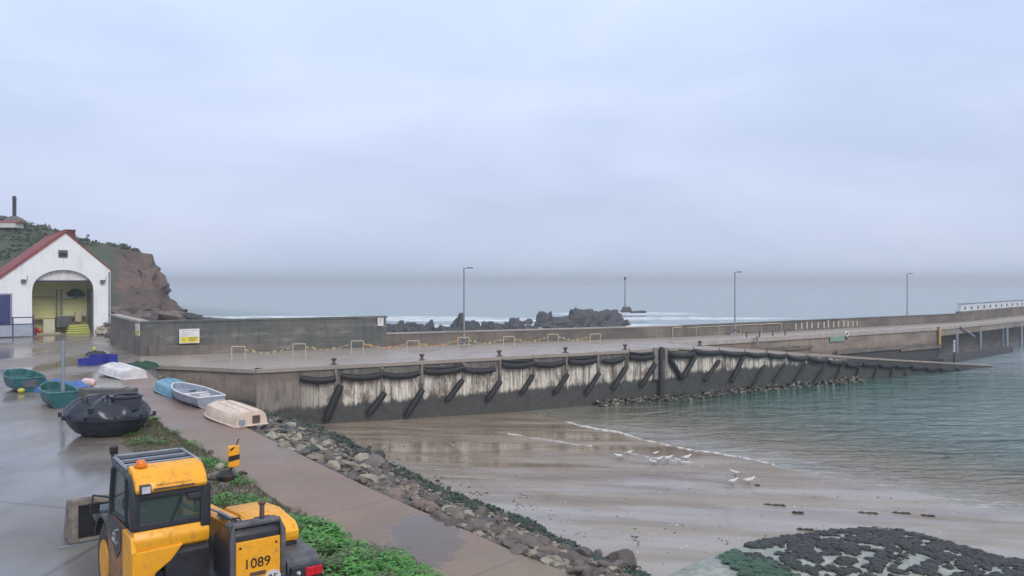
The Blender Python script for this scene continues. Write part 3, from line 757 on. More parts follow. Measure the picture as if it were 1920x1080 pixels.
# upright timbers on the wall: top rubbing posts every bay
for i,(px,y0,y1) in enumerate(((629,685,728),(716,700,735),(791,690,730),(869,688,715),(938,672,714),(1002,676,704),(1062,668,703),(1121,672,700),(1178,664,690))):
    p=onwall(px,y0,A,B,.06); q=onwall(px,y1,A,B,.06); mb=MB(); mb.box(-.07,.07,-.06,.06,q.z,-.15); o=mb.build('rubbing_post',M['palepile']); o.location=(p.x,p.y,0); o.rotation_euler=(0,0,angAB)
    tag(o,'short pale vertical timber bolted to the quay wall between two tube fenders','post','short vertical timbers on the quay wall')
# clusters of mooring gear on wall foot (dark base lumps of the three left fenders)
def rock_mesh(seed,sub=2,planes=9,rough=.12,squash=(1,1,1),freq=1.6,low=.62):
    rnd=random.Random(seed); bm=bmesh.new(); bmesh.ops.create_icosphere(bm,subdivisions=sub,radius=1)
    pl=[]
    for _ in range(planes):
        n=Vector((rnd.uniform(-1,1),rnd.uniform(-1,1),rnd.uniform(-1,1))).normalized(); pl.append((n,rnd.uniform(low,.88)))
    sx=rnd.uniform(.8,1.25)*squash[0]; sy=rnd.uniform(.8,1.2)*squash[1]; sz=rnd.uniform(.6,.95)*squash[2]; offv=Vector((seed*3.1,seed*1.7,0))
    for v in bm.verts:
        for n,d in pl:
            k=v.co.dot(n)
            if k>d: v.co-=n*(k-d)
        v.co*=1+rough*noise.noise(v.co*freq+offv)+rough*.4*noise.noise(v.co*freq*3+offv)
        v.co=Vector((v.co.x*sx,v.co.y*sy,v.co.z*sz))
    me=bpy.data.meshes.new('rock'); bm.to_mesh(me); bm.free()
    me.polygons.foreach_set('use_smooth',[True]*len(me.polygons))
    try: me.set_sharp_from_angle(angle=math.radians(28))
    except Exception: pass
    return me
def mesh_with(me,mat):
    m=me.copy(); m.materials.clear(); m.materials.append(mat); return m
# big twin pile
bp=empty('mooring_pile',onwall(1240,700,A,B,.3),0,'tall dark timber pile standing against the middle of the quay wall','pile')
p0=bp.location.copy()
mb=MB(); mb.tube([(0,0,-6-p0.z),(0,0,.15-p0.z)],[.2,.17],10); mb.build('dark_pile',M['pilewood'],bp,smooth=True)
mb=MB(); mb.box(-.15,.15,-.1,.1,-2.2-p0.z,.1-p0.z); o=mb.build('pale_timber',M['palepile'],bp); o.location=(-.42,-.1,0)
mb=MB(); mb.box(-.1,.1,-.1,.1,-2.2-p0.z,.1-p0.z); o=mb.build('pale_timber',M['palepile'],bp); o.location=(.36,.15,0)
# slipway-side fittings
def post(name,px,py0,py1,a,b,offd,r,mat,label,cat):
    p=onwall(px,py0,a,b,offd); q=onwall(px,py1,a,b,offd); mb=MB(); mb.tube([(0,0,0),(0,0,p.z-q.z)],r,8); mb.box(-r*1.3,r*1.3,-r*1.3,r*1.3,p.z-q.z,p.z-q.z+.05)
    o=mb.build(name,mat,smooth=True); o.location=q; return tag(o,label,cat)
post('marker_post',1762,613,646,E0,E2,.35,.12,pmat('ochre_paint',(.6,.38,.1),(.5,.3,.08),5,.5),'ochre yellow post on the corner where the causeway wall ends','post')
# tide gauge with bands
p=onwall(1789,638,E0,E2,2.0); q=onwall(1789,672,E0,E2,2.0); tg=empty('tide_gauge',q,0,'black and white banded gauge pole standing in the water before the jetty piles','pole')
hh=p.z-q.z; mb=MB(); mb.tube([(0,0,-1),(0,0,hh)],.09,8); mb.build('pole',M['dark'],tg)
for k in range(4): mb=MB(); mb.tube([(0,0,hh*(.35+.17*k)),(0,0,hh*(.35+.17*k)+.28)],.105,8); mb.build('white_band',M['hullwhite'],tg)
# green board & lifebuoy on causeway wall
p=onwall(1556,624,E0,E2,.1); q=onwall(1584,639,E0,E2,.1)
o=empty('green_board',(p.x,p.y,q.z),frame(E0,E2)[0],'faded green panel mounted low on the tan causeway wall','panel'); wd=math.hypot(q.x-p.x,q.y-p.y)
mb=MB(); mb.box(0,wd,-.04,0,0,p.z-q.z); mb.build('panel_face',pmat('faded_green',(.2,.33,.24),(.15,.26,.2),3,.7),o,bevel=.01); mb=MB(); mb.box(-.03,wd+.03,-.02,.02,-.05,0); mb.build('panel_rail',M['wood'],o)
p=onwall(1587,626,E0,E2,.15); o=empty('lifebuoy',p,frame(E0,E2)[0],'small white lifebuoy on a dark bracket beside the green panel','lifebuoy')
mb=MB(); pts=[(.22*math.cos(2*PI*k/16),-.05,.22*math.sin(2*PI*k/16)) for k in range(17)]; mb.tube(pts,.07,6); mb.build('ring',M['hullwhite'],o,smooth=True)
mb=MB(); mb.box(-.12,.12,-.02,.02,-.55,.3); mb.build('bracket',M['dark'],o)
post('stub_post',1420,632,650,E0,E2,.5,.09,M['palepile'],'short pale post on the slipway foot of the causeway wall','post')
# safety posts along edge of causeway
for k,px in enumerate((1424,1449,1472,1400)):
    p=onwall(px,632,E0,E2,-.1); p.z=.05; mb=MB(); mb.tube([(0,0,0),(0,0,.45)],.05,6); o=mb.build('edge_peg',M['dark']); o.location=p
    tag(o,'short dark peg on the pale edge of the causeway above the slipway','peg','dark pegs on the causeway edge')
# post in yard
p=P(118,764); r=empty('steel_post',p,0,'plain grey steel post standing in the yard between the teal boats and black tank','post')
hh=5-(638-Y0)/F*p.y
mb=MB(); mb.tube([(0,0,0),(0,0,hh)],.075,12); mb.build('tube',M['steel'],r,smooth=True)
mb=MB(); mb.lathe([(.18,0),(.18,.02),(.1,.03)],12); mb.build('base_plate',M['steel'],r); mb=MB(); mb.lathe([(.08,0),(.085,.03),(.03,.05)],12,(0,0,hh)); mb.build('cap',M['graypaint'],r)

# ------------------------------------------------------------------ boats
def hull_pts(L,W,D,n=14,flat=.62,bow=.25):
    # stations from stern x=0 to bow x=L ; returns list of rows (gunwale ... keel ... gunwale), z=0 keel
    rows=[]
    for i in range(n+1):
        t=i/n; w=W/2*( .86+.14*math.sin(PI*min(1,t*1.3)/1.3) if t<.45 else (.86+.14*math.sin(PI*.45))*1.0*((1-((t-.45)/.55)**2.3)*(1-bow)+bow) )
        ks=.55*D*max(0,(t-.6)/.4)**2      # keel rise at bow
        sh=D*(1+.16*max(0,(t-.3)/.7)**2)
        fl=flat*w*(1-.5*t)
        row=[(w,sh),(w*.97,sh*.6+ks*.4),(w*.86,max(ks,sh*.24+ks*.6)),(fl,ks+.02*D),(0,ks-.02*D if t<.9 else ks),(-fl,ks+.02*D),(-w*.86,max(ks,sh*.24+ks*.6)),(-w*.97,sh*.6+ks*.4),(-w,sh)]
        rows.append([(L*t,y,z) for y,z in row])
    return rows
def skin(mb,rows,flip=False):
    vs=[p for r in rows for p in r]; m=len(rows[0]); fs=[]
    for i in range(len(rows)-1):
        for j in range(m-1): fs.append((i*m+j,i*m+j+1,(i+1)*m+j+1,(i+1)*m+j))
    fs.append(tuple(range(m))); k=(len(rows)-1)*m; fs.append(tuple(range(k,k+m)))
    mb.add(vs,fs)
def dinghy(px_s,py_s,px_b,py_b,zb,L,W,D,up,mo,mi,label,cat='dinghy',name='rowing_dinghy',zs=0,rim=None,tarp=False,pitch=None,roll=0,bow=.3,extra=None):
    s=P(px_s,py_s,zs); b=P(px_b,py_b,zb); dr=(b-s); ang=math.atan2(dr.y,dr.x)
    r=empty(name,s,ang,label,cat); r.rotation_euler=(roll,-(pitch if pitch is not None else math.atan2(zb-zs,L)),ang)
    rows=hull_pts(L,W,D,bow=bow); rim=rim or mo
    if up:   # upturned: flip so that keel is on top
        rows=[[(x,-y,D-z) for x,y,z in rr] for rr in rows]
        mb=MB(); skin(mb,rows); mb.build('hull',mo,r,smooth=True,bevel=.0)
        mb=MB(); 
        for sg in (-1,1):
            pts=[(rr[0][0],sg*(abs(rr[0][1])+.015),rr[0][2]+.02) for rr in rows]; mb.tube(pts,.03,6)
        pts=[(rows[0][0][0]-.01,rows[0][0][1],rows[0][0][2]+.03),(rows[0][8][0]-.01,rows[0][8][1],rows[0][8][2]+.03)]; mb.tube(pts,.03,6)
        mb.build('gunwale',rim,r,smooth=True)
        mb=MB(); pts=[(rr[4][0],0,rr[4][2]+.015) for rr in rows]; mb.tube(pts,[.025]*len(pts),6); mb.build('keel_strip',rim,r)
        for sg in (-1,1):
            mb=MB(); pts=[(rr[3][0],sg*abs(rr[3][1])*.9,rr[3][2]+.01) for rr in rows[1:11]]; mb.tube(pts,.018,5); mb.build('runner',mo,r)
    else:
        mb=MB(); skin(mb,rows); 
        bm_rows=[[(x*.96+.02*L,y*.94,z if k in(0,8) else z+.04) for k,(x,y,z) in enumerate(rr)] for rr in rows]
        # outer without the lid: rebuild faces open on top, closed ends
        mb=MB(); vs=[p for q in rows for p in q]; m=9; fs=[]
        for i in range(len(rows)-1):
            for j in range(m-1): fs.append((i*m+j,i*m+j+1,(i+1)*m+j+1,(i+1)*m+j))
        fs.append(tuple(range(m))); k=(len(rows)-1)*m; fs.append(tuple(range(k,k+m)))
        mb.add(vs,fs); mb.build('hull',mo,r,smooth=True)
        mb=MB(); vs=[p for q in bm_rows for p in q]; mb.add(vs,fs); mb.build('inner_hull',mi,r,smooth=True)
        mb=MB(); loop=[rr[0] for rr in rows]+[rr[8] for rr in reversed(rows)]+[rows[0][0]]
        mb.tube([(x,y,z) for x,y,z in loop],.035,6); mb.build('gunwale',rim,r,smooth=True)
        for t in (.22,.52,.78):
            w=W*.46*(1 if t<.6 else .75); mb=MB(); mb.box(L*t-.11,L*t+.11,-w,w,D*.68,D*.68+.03); mb.build('thwart',mi if t!=.52 else rim,r)
    if extra: extra(r,L,W,D)
    return r
dinghy(254,711,197,692,.22,3.9,1.35,.5,True,M['hullwhite'],None,'white upturned dinghy with a flat bottom and square stern, beside the blue crates',bow=.45,zs=0)
dinghy(346,744,298,722,.12,3.5,1.25,.48,True,M['skyblue'],None,'pale blue upturned dinghy at the edge of the path, behind the grey one',bow=.3,rim=M['skyblue'])
def ropebits(r,L,W,D):
    mb=MB(); mb.tube([(.4+.18*math.cos(a*.7),.1+.2*math.sin(a*.7),D*.68+.06+.004*a) for a in range(36)],.02,5); mb.build('rope_coil',M['hullwhite'],r)
    mb=MB(); mb.box(1.0,1.35,-.25,.2,D*.2,D*.62); mb.build('dark_bundle',M['dark'],r,bevel=.08)
dinghy(396,765,326,739,.1,3.8,1.3,.45,False,M['greyhull'],M['greyhull'],'grey open dinghy lying upright with rope and a dark bundle inside',bow=.25,rim=M['hullwhite'],extra=ropebits)
def hatch(r,L,W,D):
    mb=MB(); mb.box(-.035,-.01,-.28,-.02,.1,.36); mb.build('dark_opening',M['rust'],r)
    mb=MB(); mb.box(-.05,-.015,.25,.45,.06,.26); mb.build('transom_pad',M['greyhull'],r,bevel=.01)
dinghy(472,799,395,768,.12,3.6,1.3,.52,True,M['cream'],None,'cream upturned dinghy with a dark hole in its stern, nearest the rubble bank',bow=.35,rim=M['cream'],extra=hatch)
def plate(r,L,W,D):
    mb=MB(); mb.box(-.05,-.02,-.3,.3,D*.35,D*.85); mb.build('transom_pad',M['graypaint'],r,bevel=.01)
dinghy(56,735,2,709,.05,3.1,1.45,.62,False,M['teal'],M['tealin'],'large open teal dinghy at the left edge of the yard',rim=M['tealin'],extra=plate,bow=.35)
dinghy(120,765,76,736,.05,2.8,1.2,.6,False,M['teal'],M['tealin'],'smaller open teal dinghy behind the grey steel post',rim=M['tealin'],bow=.3)
# tarpaulin heap
def heap(name,c,rx,ry,h,mat,label,cat,seed=1,rot=0,res=22):
    mb=MB(); vs=[];fs=[]
    for j in range(res+1):
        for i in range(res+1):
            u=i/res*2-1; v=j/res*2-1; r2=u*u+v*v; q=Vector((u*2.3+seed,v*2.3,seed))
            z=h*max(0,1-max(abs(u),abs(v))**4)**.6*(.65+.45*noise.noise(q)+.22*noise.noise(q*3))
            vs.append((u*rx*(1+.08*noise.noise(q*2)),v*ry*(1+.1*noise.noise(q*2.3)),max(0,z)))
    for j in range(res):
        for i in range(res): k=j*(res+1)+i; fs.append((k,k+1,k+res+2,k+res+1))
    mb.add(vs,fs); o=mb.build(name,mat,smooth='all'); o.location=c; o.rotation_euler=(0,0,rot); tag(o,label,cat); return o
heap('tarpaulin',P(112,733),1.35,.75,.62,M['tarp'],'crumpled bright blue tarpaulin heaped between the two teal dinghies','tarpaulin',3,-.5)
# pale float, timber baulk, crates
def float_(p,L,r,rz,mat,label):
    mb=MB(); mb.M=Matrix.Rotation(PI/2,4,'Y'); mb.lathe([(.03,-L/2),(r*.6,-L/2+.06),(r*.95,-L/2+.2),(r,0),(r*.95,L/2-.2),(r*.6,L/2-.06),(.03,L/2)],14); mb.M=Matrix.Identity(4)
    ro=empty('mooring_float',p+Vector((0,0,r)),rz,label,'float'); mb.build('float_body',mat,ro,smooth=True)
    mb=MB(); mb.tube([(L/2-.02+.06*math.cos(a),0,.06*math.sin(a)) for a in [k*PI/5 for k in range(11)]],.015,5); mb.build('eye',M['red'],ro)
float_(P(166,725),.95,.2,-.5,pmat('pinkish_white_float',(.75,.62,.6),(.6,.42,.4),4,.4),'pinkish white float lying beside the blue tarpaulin')
bk=empty('timber_baulk',P(195,742),.0,'long grey box beam lying flat behind the black tank','beam'); mb=MB(); mb.box(-1.35,1.35,-.3,.3,.0,.32); mb.build('beam_body',pmat('wet_grey_timber',(.12,.12,.115),(.08,.08,.078),5,.6,.4),bk,bevel=.03)
for k in (-1,1): mb=MB(); mb.box(k*.9-.05,k*.9+.05,-.31,.31,.321,.34); mb.build('strap',M['rust'],bk)
def crate(p,rz,label,mat,h=.38,tilt=0):
    r=empty('fish_crate',p,rz,label,'crate','blue fish crates'); r.rotation_euler=(tilt,0,rz)
    w,d,t=.5,.35,.03; mb=MB(); mb.box(-w,w,-d,d,0,t); mb.build('crate_base',mat,r)
    for (x0,x1,y0,y1) in ((-w,w,-d,-d+t),(-w,w,d-t,d),(-w,-w+t,-d+t,d-t),(w-t,w,-d+t,d-t)):
        mb=MB(); mb.box(x0,x1,y0,y1,t+.002,h); mb.build('crate_side',mat,r)
    mb=MB(); mb.box(-w-.02,w+.02,-d-.02,-d,h-.05,h); mb.build('crate_rim',mat,r)
    return r
crate(P(168,684),-.1,'blue fish crate lowest and nearest beside the white dinghy',M['blue'])
crate(P(185,679),.2,'blue fish crate tilted behind the nearest one',M['blue'],.4,.2)
crate(P(200,680),-.3,'blue fish crate touching the bow of the white dinghy',M['blue'],.5)
heap('net_heap',P(180,677)+Vector((0,0,.35)),.5,.4,.35,M['dark'],'small dark net bundle with a yellow float on the blue crates','net',8)
o=tag(MB().lathe([(.02,0),(.1,.04),(.13,.13),(.1,.22),(.02,.26)],12).build('net_float',M['lime'],smooth=True),'small yellow float on top of the dark net bundle','float'); o.location=P(180,677)+Vector((-.1,0,.62))
o=heap('net_heap',P(262,690),.9,.6,.45,M['green'],'dark green net heaped against the quay wall behind the white dinghy','net',5)
o=tag(MB().lathe([(.02,0),(.12,.03),(.16,.12),(.1,.2),(.02,.22)],12).build('net_float',pmat('yellow_float',(.6,.5,.1),(.5,.4,.08),6,.4),smooth=True),'small yellow float on the ground under the large teal dinghy','float'); o.location=P(40,737)

# ------------------------------------------------------------------ black tank
tp=P(168,826); tk=empty('septic_tank',tp+Vector((0,1.1,0)),-.12,'large black plastic tank with a wide open neck, standing in the yard','tank')
S=1/ (F/tp.y)   # metres per pixel
def tankshell():
    mb=MB(); n=56; vs=[];fs=[]
    prof=[(0,0),(.55,.0),(.74,.12),(.90,.36),(1.0,.6)]
    up=[(1.0,.68),(.97,.78),(.88,.96),(.74,1.12),(.56,1.22),(.3,1.28),(0.0,1.3)]
    for (r,z) in prof+up:
        for j in range(n):
            a=2*PI*j/n; rib=1+.07*math.cos(9*a+.6*math.sin(2*a))*(1 if z>.75 and r>.2 else 0)*(1-abs(r-.8))
            lob=1.0; vs.append((1.36*r*rib*math.cos(a),1.05*r*rib*math.sin(a),z*.95*(1+.05*math.cos(9*a)*(1 if z>.75 else 0))))
    m=len(prof+up)
    for i in range(m-1):
        for j in range(n): k=(j+1)%n; fs.append((i*n+j,i*n+k,(i+1)*n+k,(i+1)*n+j))
    mb.add(vs,fs); return mb
tankshell().build('shell',M['tank'],tk,smooth='all')
mb=MB(); mb.lathe([(1.0,.56),(1.06,.57),(1.06,.63),(1.0,.64)],56,sx=1.36,sy=1.05); mb.build('seam_flange',M['tank'],tk,smooth=True)
mb=MB(); prof=[(.50,.85),(.47,1.12),(.46,1.2),(.50,1.23),(.50,1.29),(.45,1.31),(.40,1.29),(.40,1.0)]
n=28; vs=[];fs=[]
for r,z in prof:
    for j in range(n): a=2*PI*j/n; vs.append((.72+r*math.cos(a),-.1+r*math.sin(a),z))
for i in range(len(prof)-1):
    for j in range(n): k=(j+1)%n; fs.append((i*n+j,i*n+k,(i+1)*n+k,(i+1)*n+j))
fs.append(tuple((len(prof)-1)*n+j for j in range(n)))
mb.add(vs,fs); mb.build('access_neck',M['tank'],tk,smooth=True)
mb=MB(); mb.lathe([(.24,1.0),(.24,1.2),(.27,1.21),(.27,1.25),(.2,1.26),(.05,1.26)],24,(-.5,.1,0)); mb.build('inspection_cap',M['black'],tk,smooth=True)
for k in range(10):
    a=2*PI*k/10+.3; mb=MB(); mb.box(-.05,.05,-.03,.03,.57,.72); o=mb.build('clamp',M['tank'],tk); o.location=(1.5*math.cos(a),1.12*math.sin(a),0); o.rotation_euler=(0,0,a)
mb=MB(); mb.tube([(0,0,0),(0,-.12,0)],.09,14); o=mb.build('pipe_stub',M['black'],tk); o.location=(.1,-.92,.9)
for sg in (-1,1):
    mb=MB(); mb.tube([(.35*sg+x*.9,-.62+y,1.14+z) for x,y,z in ((-.1,0,0),(-.1,-.03,.1),(.1,-.03,.1),(.1,0,0))],.022,6); mb.build('lifting_eye',M['black'],tk)

# ------------------------------------------------------------------ boathouse
Q=P(207,625); QA=Q-V*30
def HL(px,py):
    p=onwall(px,py,QA,Q,0); return ((Vector((p.x,p.y,0))-Q).dot(V),p.z)
bh=empty('boathouse',Q,math.atan2(V.y,V.x),'white gabled boathouse with a red tiled roof and a large open arched doorway','building')
xr,zr=HL(207,507); xp,zp=HL(122,437); xl,zl=HL(-12,533); al,az=HL(60,548); ar,_=HL(176,548); ax,at=HL(117,506); dl,dz=HL(19,553)
print('boathouse',xr,zr,xp,zp,xl,zl,'arch',al,ar,az,at,'door',dl,dz)
xl=xl-1.2; zl=zl-1.2*.75
arch=[(ar,0),(ar,az)]
cx=(al+ar)/2; rr=(ar-al)/2
for k in range(1,16):
    a=PI*k/16; arch.append((cx+rr*math.cos(a),az+(at-az)*math.sin(a)**.85))
arch+= [(al,az),(al,0)]
out=[(0,0),(0,zr),(xp,zp),(xl,zl),(xl,0)]+list(reversed(arch))
mb=MB(); mb.prism(out,0,.4,'y'); mb.build('front_wall',M['white'],bh)
DEP=13
mb=MB(); mb.box(-.35,0,.4,DEP,0,zr-.05); mb.box(xl,xl+.35,.4,DEP,0,zl-.05); mb.prism([(0,0),(0,zr),(xp,zp),(xl,zl),(xl,0)],DEP,DEP+.35,'y'); mb.build('side_walls',M['white'],bh)
def slab(x0,z0,x1,z1,t,y0,y1):
    e=Vector((x1-x0,0,z1-z0)).normalized(); n=Vector((-e.z,0,e.x)); n=n if n.z>0 else -n
    mb=MB(); a=Vector((x0,0,z0));b=Vector((x1,0,z1)); vs=[]
    for y in (y0,y1):
        for q in (a,b,b+n*t,a+n*t): vs.append((q.x,y,q.z))
    mb.add(vs,[(0,1,2,3),(7,6,5,4),(0,4,5,1),(1,5,6,2),(2,6,7,3),(3,7,4,0)]); return mb
sr=(zp-zr)/(xr-xp); slp=(zp-zl)/(xp-xl)
slab(xp,zp+.02,.12,zr-.12*sr*1.0+.02,.1,-.06,DEP+.5).build('roof',M['tiles'],bh)
slab(xl-.35,zl-.35*slp+.02,xp,zp+.02,.2,-.18,DEP+.5).build('roof',M['tiles'],bh)
mb=MB(); mb.tube([(xp,-.2,zp+.2),(xp,DEP+.5,zp+.2)],.15,8); mb.build('ridge',M['tiles'],bh)
hx,hz0=HL(128,446); h2,hz1=HL(147,430)
mb=MB(); mb.box(-2.5,-1.65,DEP-4,DEP-2.9,zp-4,zp+.75); mb.box(-2.55,-1.6,DEP-4.06,DEP-2.84,zp+.75,zp+.85); mb.build('chimney',M['brick'],bh)
# door reveal, shutter, fascia
mb=MB(); mb.prism([(cx+rr*math.cos(PI*k/16),az+(at-az)*math.sin(PI*k/16)**.85) for k in range(2,15)],.45,.5,'y'); mb.build('shutter_panel',M['hullwhite'],bh)
mb=MB(); mb.box(al+.2,ar-.2,.38,.52,az+(at-az)*.45,az+(at-az)*.5+.06); mb.build('shutter_bar',M['dark'],bh)
mb=MB(); mb.box(ar-.12,ar+.02,.4,2.2,0,az+.2); mb.build('door_frame',M['graypaint'],bh)
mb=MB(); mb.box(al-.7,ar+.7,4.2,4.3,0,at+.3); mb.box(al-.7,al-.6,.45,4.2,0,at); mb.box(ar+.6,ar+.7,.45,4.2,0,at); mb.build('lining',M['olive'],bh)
mb=MB(); mb.box(xl+.36,-.36,.41,DEP-.01,.0,.03); mb.build('floor',pmat('olive_floor',(.3,.28,.14),(.22,.2,.1),2,.5),bh)
mb=MB(); mb.tube([(-.12,-.06,zr-.15),(-.12,-.06,.1)],.05,6); mb.build('downpipe',M['graypaint'],bh,smooth=True)
# window square in gable, wall lamps
gx_,gz=HL(118,476)
mb=MB(); mb.box(gx_-.38,gx_+.38,-.1,-.003,gz-.32,gz+.34); gw=mb.build('floodlight',M['graypaint'],bh,bevel=.02)
mb=MB(); mb.box(gx_-.3,gx_+.3,-.13,-.101,gz-.22,gz+.1); mb.build('floodlight_glass',M['black'],gw)
for (px,py) in ((44,527),(192,528)):
    a_,b_=HL(px,py); mb=MB(); mb.box(a_-.2,a_+.2,-.32,-.003,b_-.14,b_+.16); w_=mb.build('wall_lamp',M['graypaint'],bh,bevel=.03)
    mb=MB(); mb.tube([(a_+.3,-.02,b_+.05),(a_+.3,-.02,b_+.5)],.03,6); mb.build('conduit',M['steel'],w_)
# side door
mb=MB(); dx0=dl-1.9; mb.box(dx0,dl,-.06,-.003,0,dz); dd=mb.build('side_door',M['bdoor'],bh)
mb=MB(); mb.box(dl,dl+.14,-.09,-.003,0,dz+.14); mb.box(dx0-.14,dl,-.09,-.003,dz,dz+.14); mb.build('door_frame',pmat('lilac_frame',(.28,.27,.4),(.22,.2,.32),3),dd)
mb=MB(); mb.box(dl-.25,dl-.18,-.12,-.06,1.0,1.15); mb.build('handle',M['steel'],dd)
# contents: shelving etc.
def IN(x,y,z=0): 
    e=bh.rotation_euler.z; return Q+V*x+Vector((-V.y,V.x,0))*y+Vector((0,0,z))
wI=ar-al
sh=empty('shelving',IN(al+.2,3.3,.03),bh.rotation_euler.z,'tall wooden storage shelving along the back of the boathouse','shelving')
for x in (0,wI*.42,wI*.5,wI*.95): mb=MB(); mb.box(x,x+.12,0,.1,0,az+.2); mb.build('upright',M['wood'],sh)
for z in (1.0,2.6): mb=MB(); mb.box(.12,wI*.42,0,.7,z*1.3,z*1.3+.09); mb.build('shelf',pmat('orange_board',(.42,.22,.1),(.3,.16,.08),4),sh)
for z in (1.15,2.55): mb=MB(); mb.box(wI*.5+.12,wI*.95,0,.7,z*1.3,z*1.3+.09); mb.build('shelf',M['steel'],sh)
def item(name,x,y,z,w,d,h,mat,label,cat,bev=.05):
    mb=MB(); mb.box(-w/2,w/2,-d/2,d/2,0,h); o=mb.build(name,mat,bevel=bev); o.location=IN(x,y,z); o.rotation_euler=(0,0,bh.rotation_euler.z); return tag(o,label,cat)
item('white_box',al+wI*.32,2.6,.03,.95,.6,1.35,pmat('cream_panel',(.6,.58,.42),(.5,.48,.35),3),'tall cream box standing in the boathouse doorway','box')
item('dark_chest',al+wI*.58,3.0,.6,1.3,.7,1.0,M['graypaint'],'dark grey chest on a lower shelf in the boathouse','chest')
pt=empty('pallet_stack',IN(al+wI*.78,1.6,.03),bh.rotation_euler.z,'stack of yellow green trays on the boathouse floor','trays')
for k in range(4): mb=MB(); mb.box(-1.0+.07*k,1.0-.05*k,-.5,.5,.21*k,.21*k+.17); mb.build('tray',M['lime'],pt,bevel=.03)
item('plank',al+wI*.3,1.8,.03,1.9,.35,.12,M['rope'],'pale plank lying on the boathouse floor','plank',.01)
item('cable_drum',al+wI*.82,2.8,1.0,.6,.5,1.1,M['rope'],'pale yellowish bundle on the right shelf of the boathouse','bundle',.15)
def blob(name,p,r,sq,mat,label,cat,seed):
    me=mesh_with(rock_mesh(seed,3,5,.3,sq),mat); o=bpy.data.objects.new(name,me); COL.objects.link(o); o.location=p; o.scale=(r,r,r); return tag(o,label,cat)
blob('net_bundle',IN(al+wI*.8,3.6,3.75),.7,(1.3,.8,.8),M['green'],'bright green net bundle on the top right shelf of the boathouse','net',4)
blob('buoy_pile',IN(al+wI*.12,2.2,.35),.42,(1.2,1,.8),M['red'],'small red bundle at the left foot of the boathouse doorway','bundle',5)
# railing with grey panel
rl=empty('ramp_railing',P(24,633),math.atan2(V.y,V.x),'dark blue railing with a grey lower panel in front of the blue side door','railing')
Lr=3.1
for x in (-Lr/2,0,Lr/2): mb=MB(); mb.box(x-.05,x+.05,-.05,.05,0,1.75 if x!=Lr/2 else 1.95); mb.build('post',M['bdoor'],rl)
for z in (1.1,1.7): mb=MB(); mb.box(-Lr/2,Lr/2,-.045,.045,z,z+.09); mb.build('bar',M['bdoor'],rl)
mb=MB(); mb.box(-Lr/2+.06,Lr/2-.06,-.03,.03,.1,1.08); mb.build('panel',pmat('grey_panel',(.35,.38,.44),(.27,.3,.36),2),rl)
# stone heap at right corner
rocks_lib=[rock_mesh(i+1,3,15,.10,low=.5) for i in range(8)]
lib={k:[mesh_with(m,M[k]) for m in rocks_lib] for k in ('rbuff','rpink','rgrey','rweed')}
def rock(kind,p,s,label,group,name='boulder',sc3=None,i=None):
    o=bpy.data.objects.new(name,lib[kind][random.randrange(8) if i is None else i]); COL.objects.link(o); o.location=p
    o.rotation_euler=(random.uniform(-.5,.5),random.uniform(-.5,.5),random.uniform(0,6.28)); s3=sc3 or (1,1,1); o.scale=(s*s3[0],s*s3[1],s*s3[2])
    return tag(o,label,'boulder' if 'boulder' in name else 'rock',group)
for (px,py,s) in ((186,626,.5),(193,627,.6),(200,628,.7),(190,619,.45),(197,617,.5),(203,612,.5),(208,632,.6),(214,638,.5),(222,640,.45),(206,620,.5)):
    p=P(px,628 if py<628 else py); p.z=(628-py)*.045 if py<628 else 0
    rock('rgrey' if px>200 else 'rbuff',p+Vector((0,0,.2)),s,'grey stone in the heap between the boathouse corner and sea wall' if px>200 else 'pale stone in the heap against the boathouse corner','stones heaped by the boathouse, grey' if px>200 else 'stones heaped by the boathouse, pale','stone')

# ------------------------------------------------------------------ headland
sil=[(-420,404),(-200,400),(-60,408),(0,413),(45,418),(80,424),(118,438),(150,448),(175,455),(215,462),(262,471),(288,481),(293,492),(297,512),(308,535),(317,558),(324,574),(330,586),(338,600),(350,612),(385,622),(415,625),(450,628)]
def silh(px):
    for i in range(len(sil)-1):
        if sil[i][0]<=px<=sil[i+1][0]:
            return lerp(sil[i][1],sil[i+1][1],(px-sil[i][0])/(sil[i+1][0]-sil[i][0]))
    return sil[0][1] if px<sil[0][0] else 620
DR_=118.0
cols=[-420+ i*6 for i in range(70)]+[0+i*2.0 for i in range(226)]
rowsd=[94,96,98,100,102,104,106,108,110,112,113.5,115,116,117,118,119.5,122,126,132,140,155,175,200,230]
vs=[];fs=[];rk=[]
for px in cols:
    y=silh(px); ztop=5-(y-Y0)/F*DR_
    base=-.6 if px<205 else lerp(-.6,-3.9,clamp((px-205)/60))
    for d in rowsd:
        x=(px-960)/F*d
        if d<=DR_: t=(d-94)/(DR_-94); e=.75 if px<150 else lerp(.75,.42,clamp((px-150)/100)); z=lerp(base,ztop,t**e)
        else:
            t=(d-DR_)/(230-DR_); z=lerp(ztop,WL-1,t**1.5) - (.0)
        q=Vector((x,d,z))*.13; am=.9 if d<DR_-1 else .25
        cl=clamp((px-205)/40)
        z+=am*(noise.fractal(q,1.0,2.0,5)*lerp(.8,1.9,cl))*clamp((ztop+4)/6)*clamp((d-92)/8)
        dy=noise.noise(Vector((x*.3,z*.8,d*.2)))*1.6*cl*(1 if d<DR_ else 0)
        dx=(noise.noise(Vector((z*.55,d*.25,x*.08)))*1.8+noise.noise(Vector((z*1.6,d*.8,x*.3)))*.6)*cl*(1 if d<DR_+6 else 0)
        vs.append((x+dx,d+dy*1.5,z))
        hrel=(z-base)/max(.5,ztop-base)
        rk.append(clamp((px-200)/70)*(1 if d<DR_+1 else .25)*(1.15-.5*clamp((hrel-.75)*4)) + (0.25 if px>110 else 0))
m=len(rowsd)
for i in range(len(cols)-1):
    for j in range(m-1): fs.append((i*m+j,(i+1)*m+j,(i+1)*m+j+1,i*m+j+1))
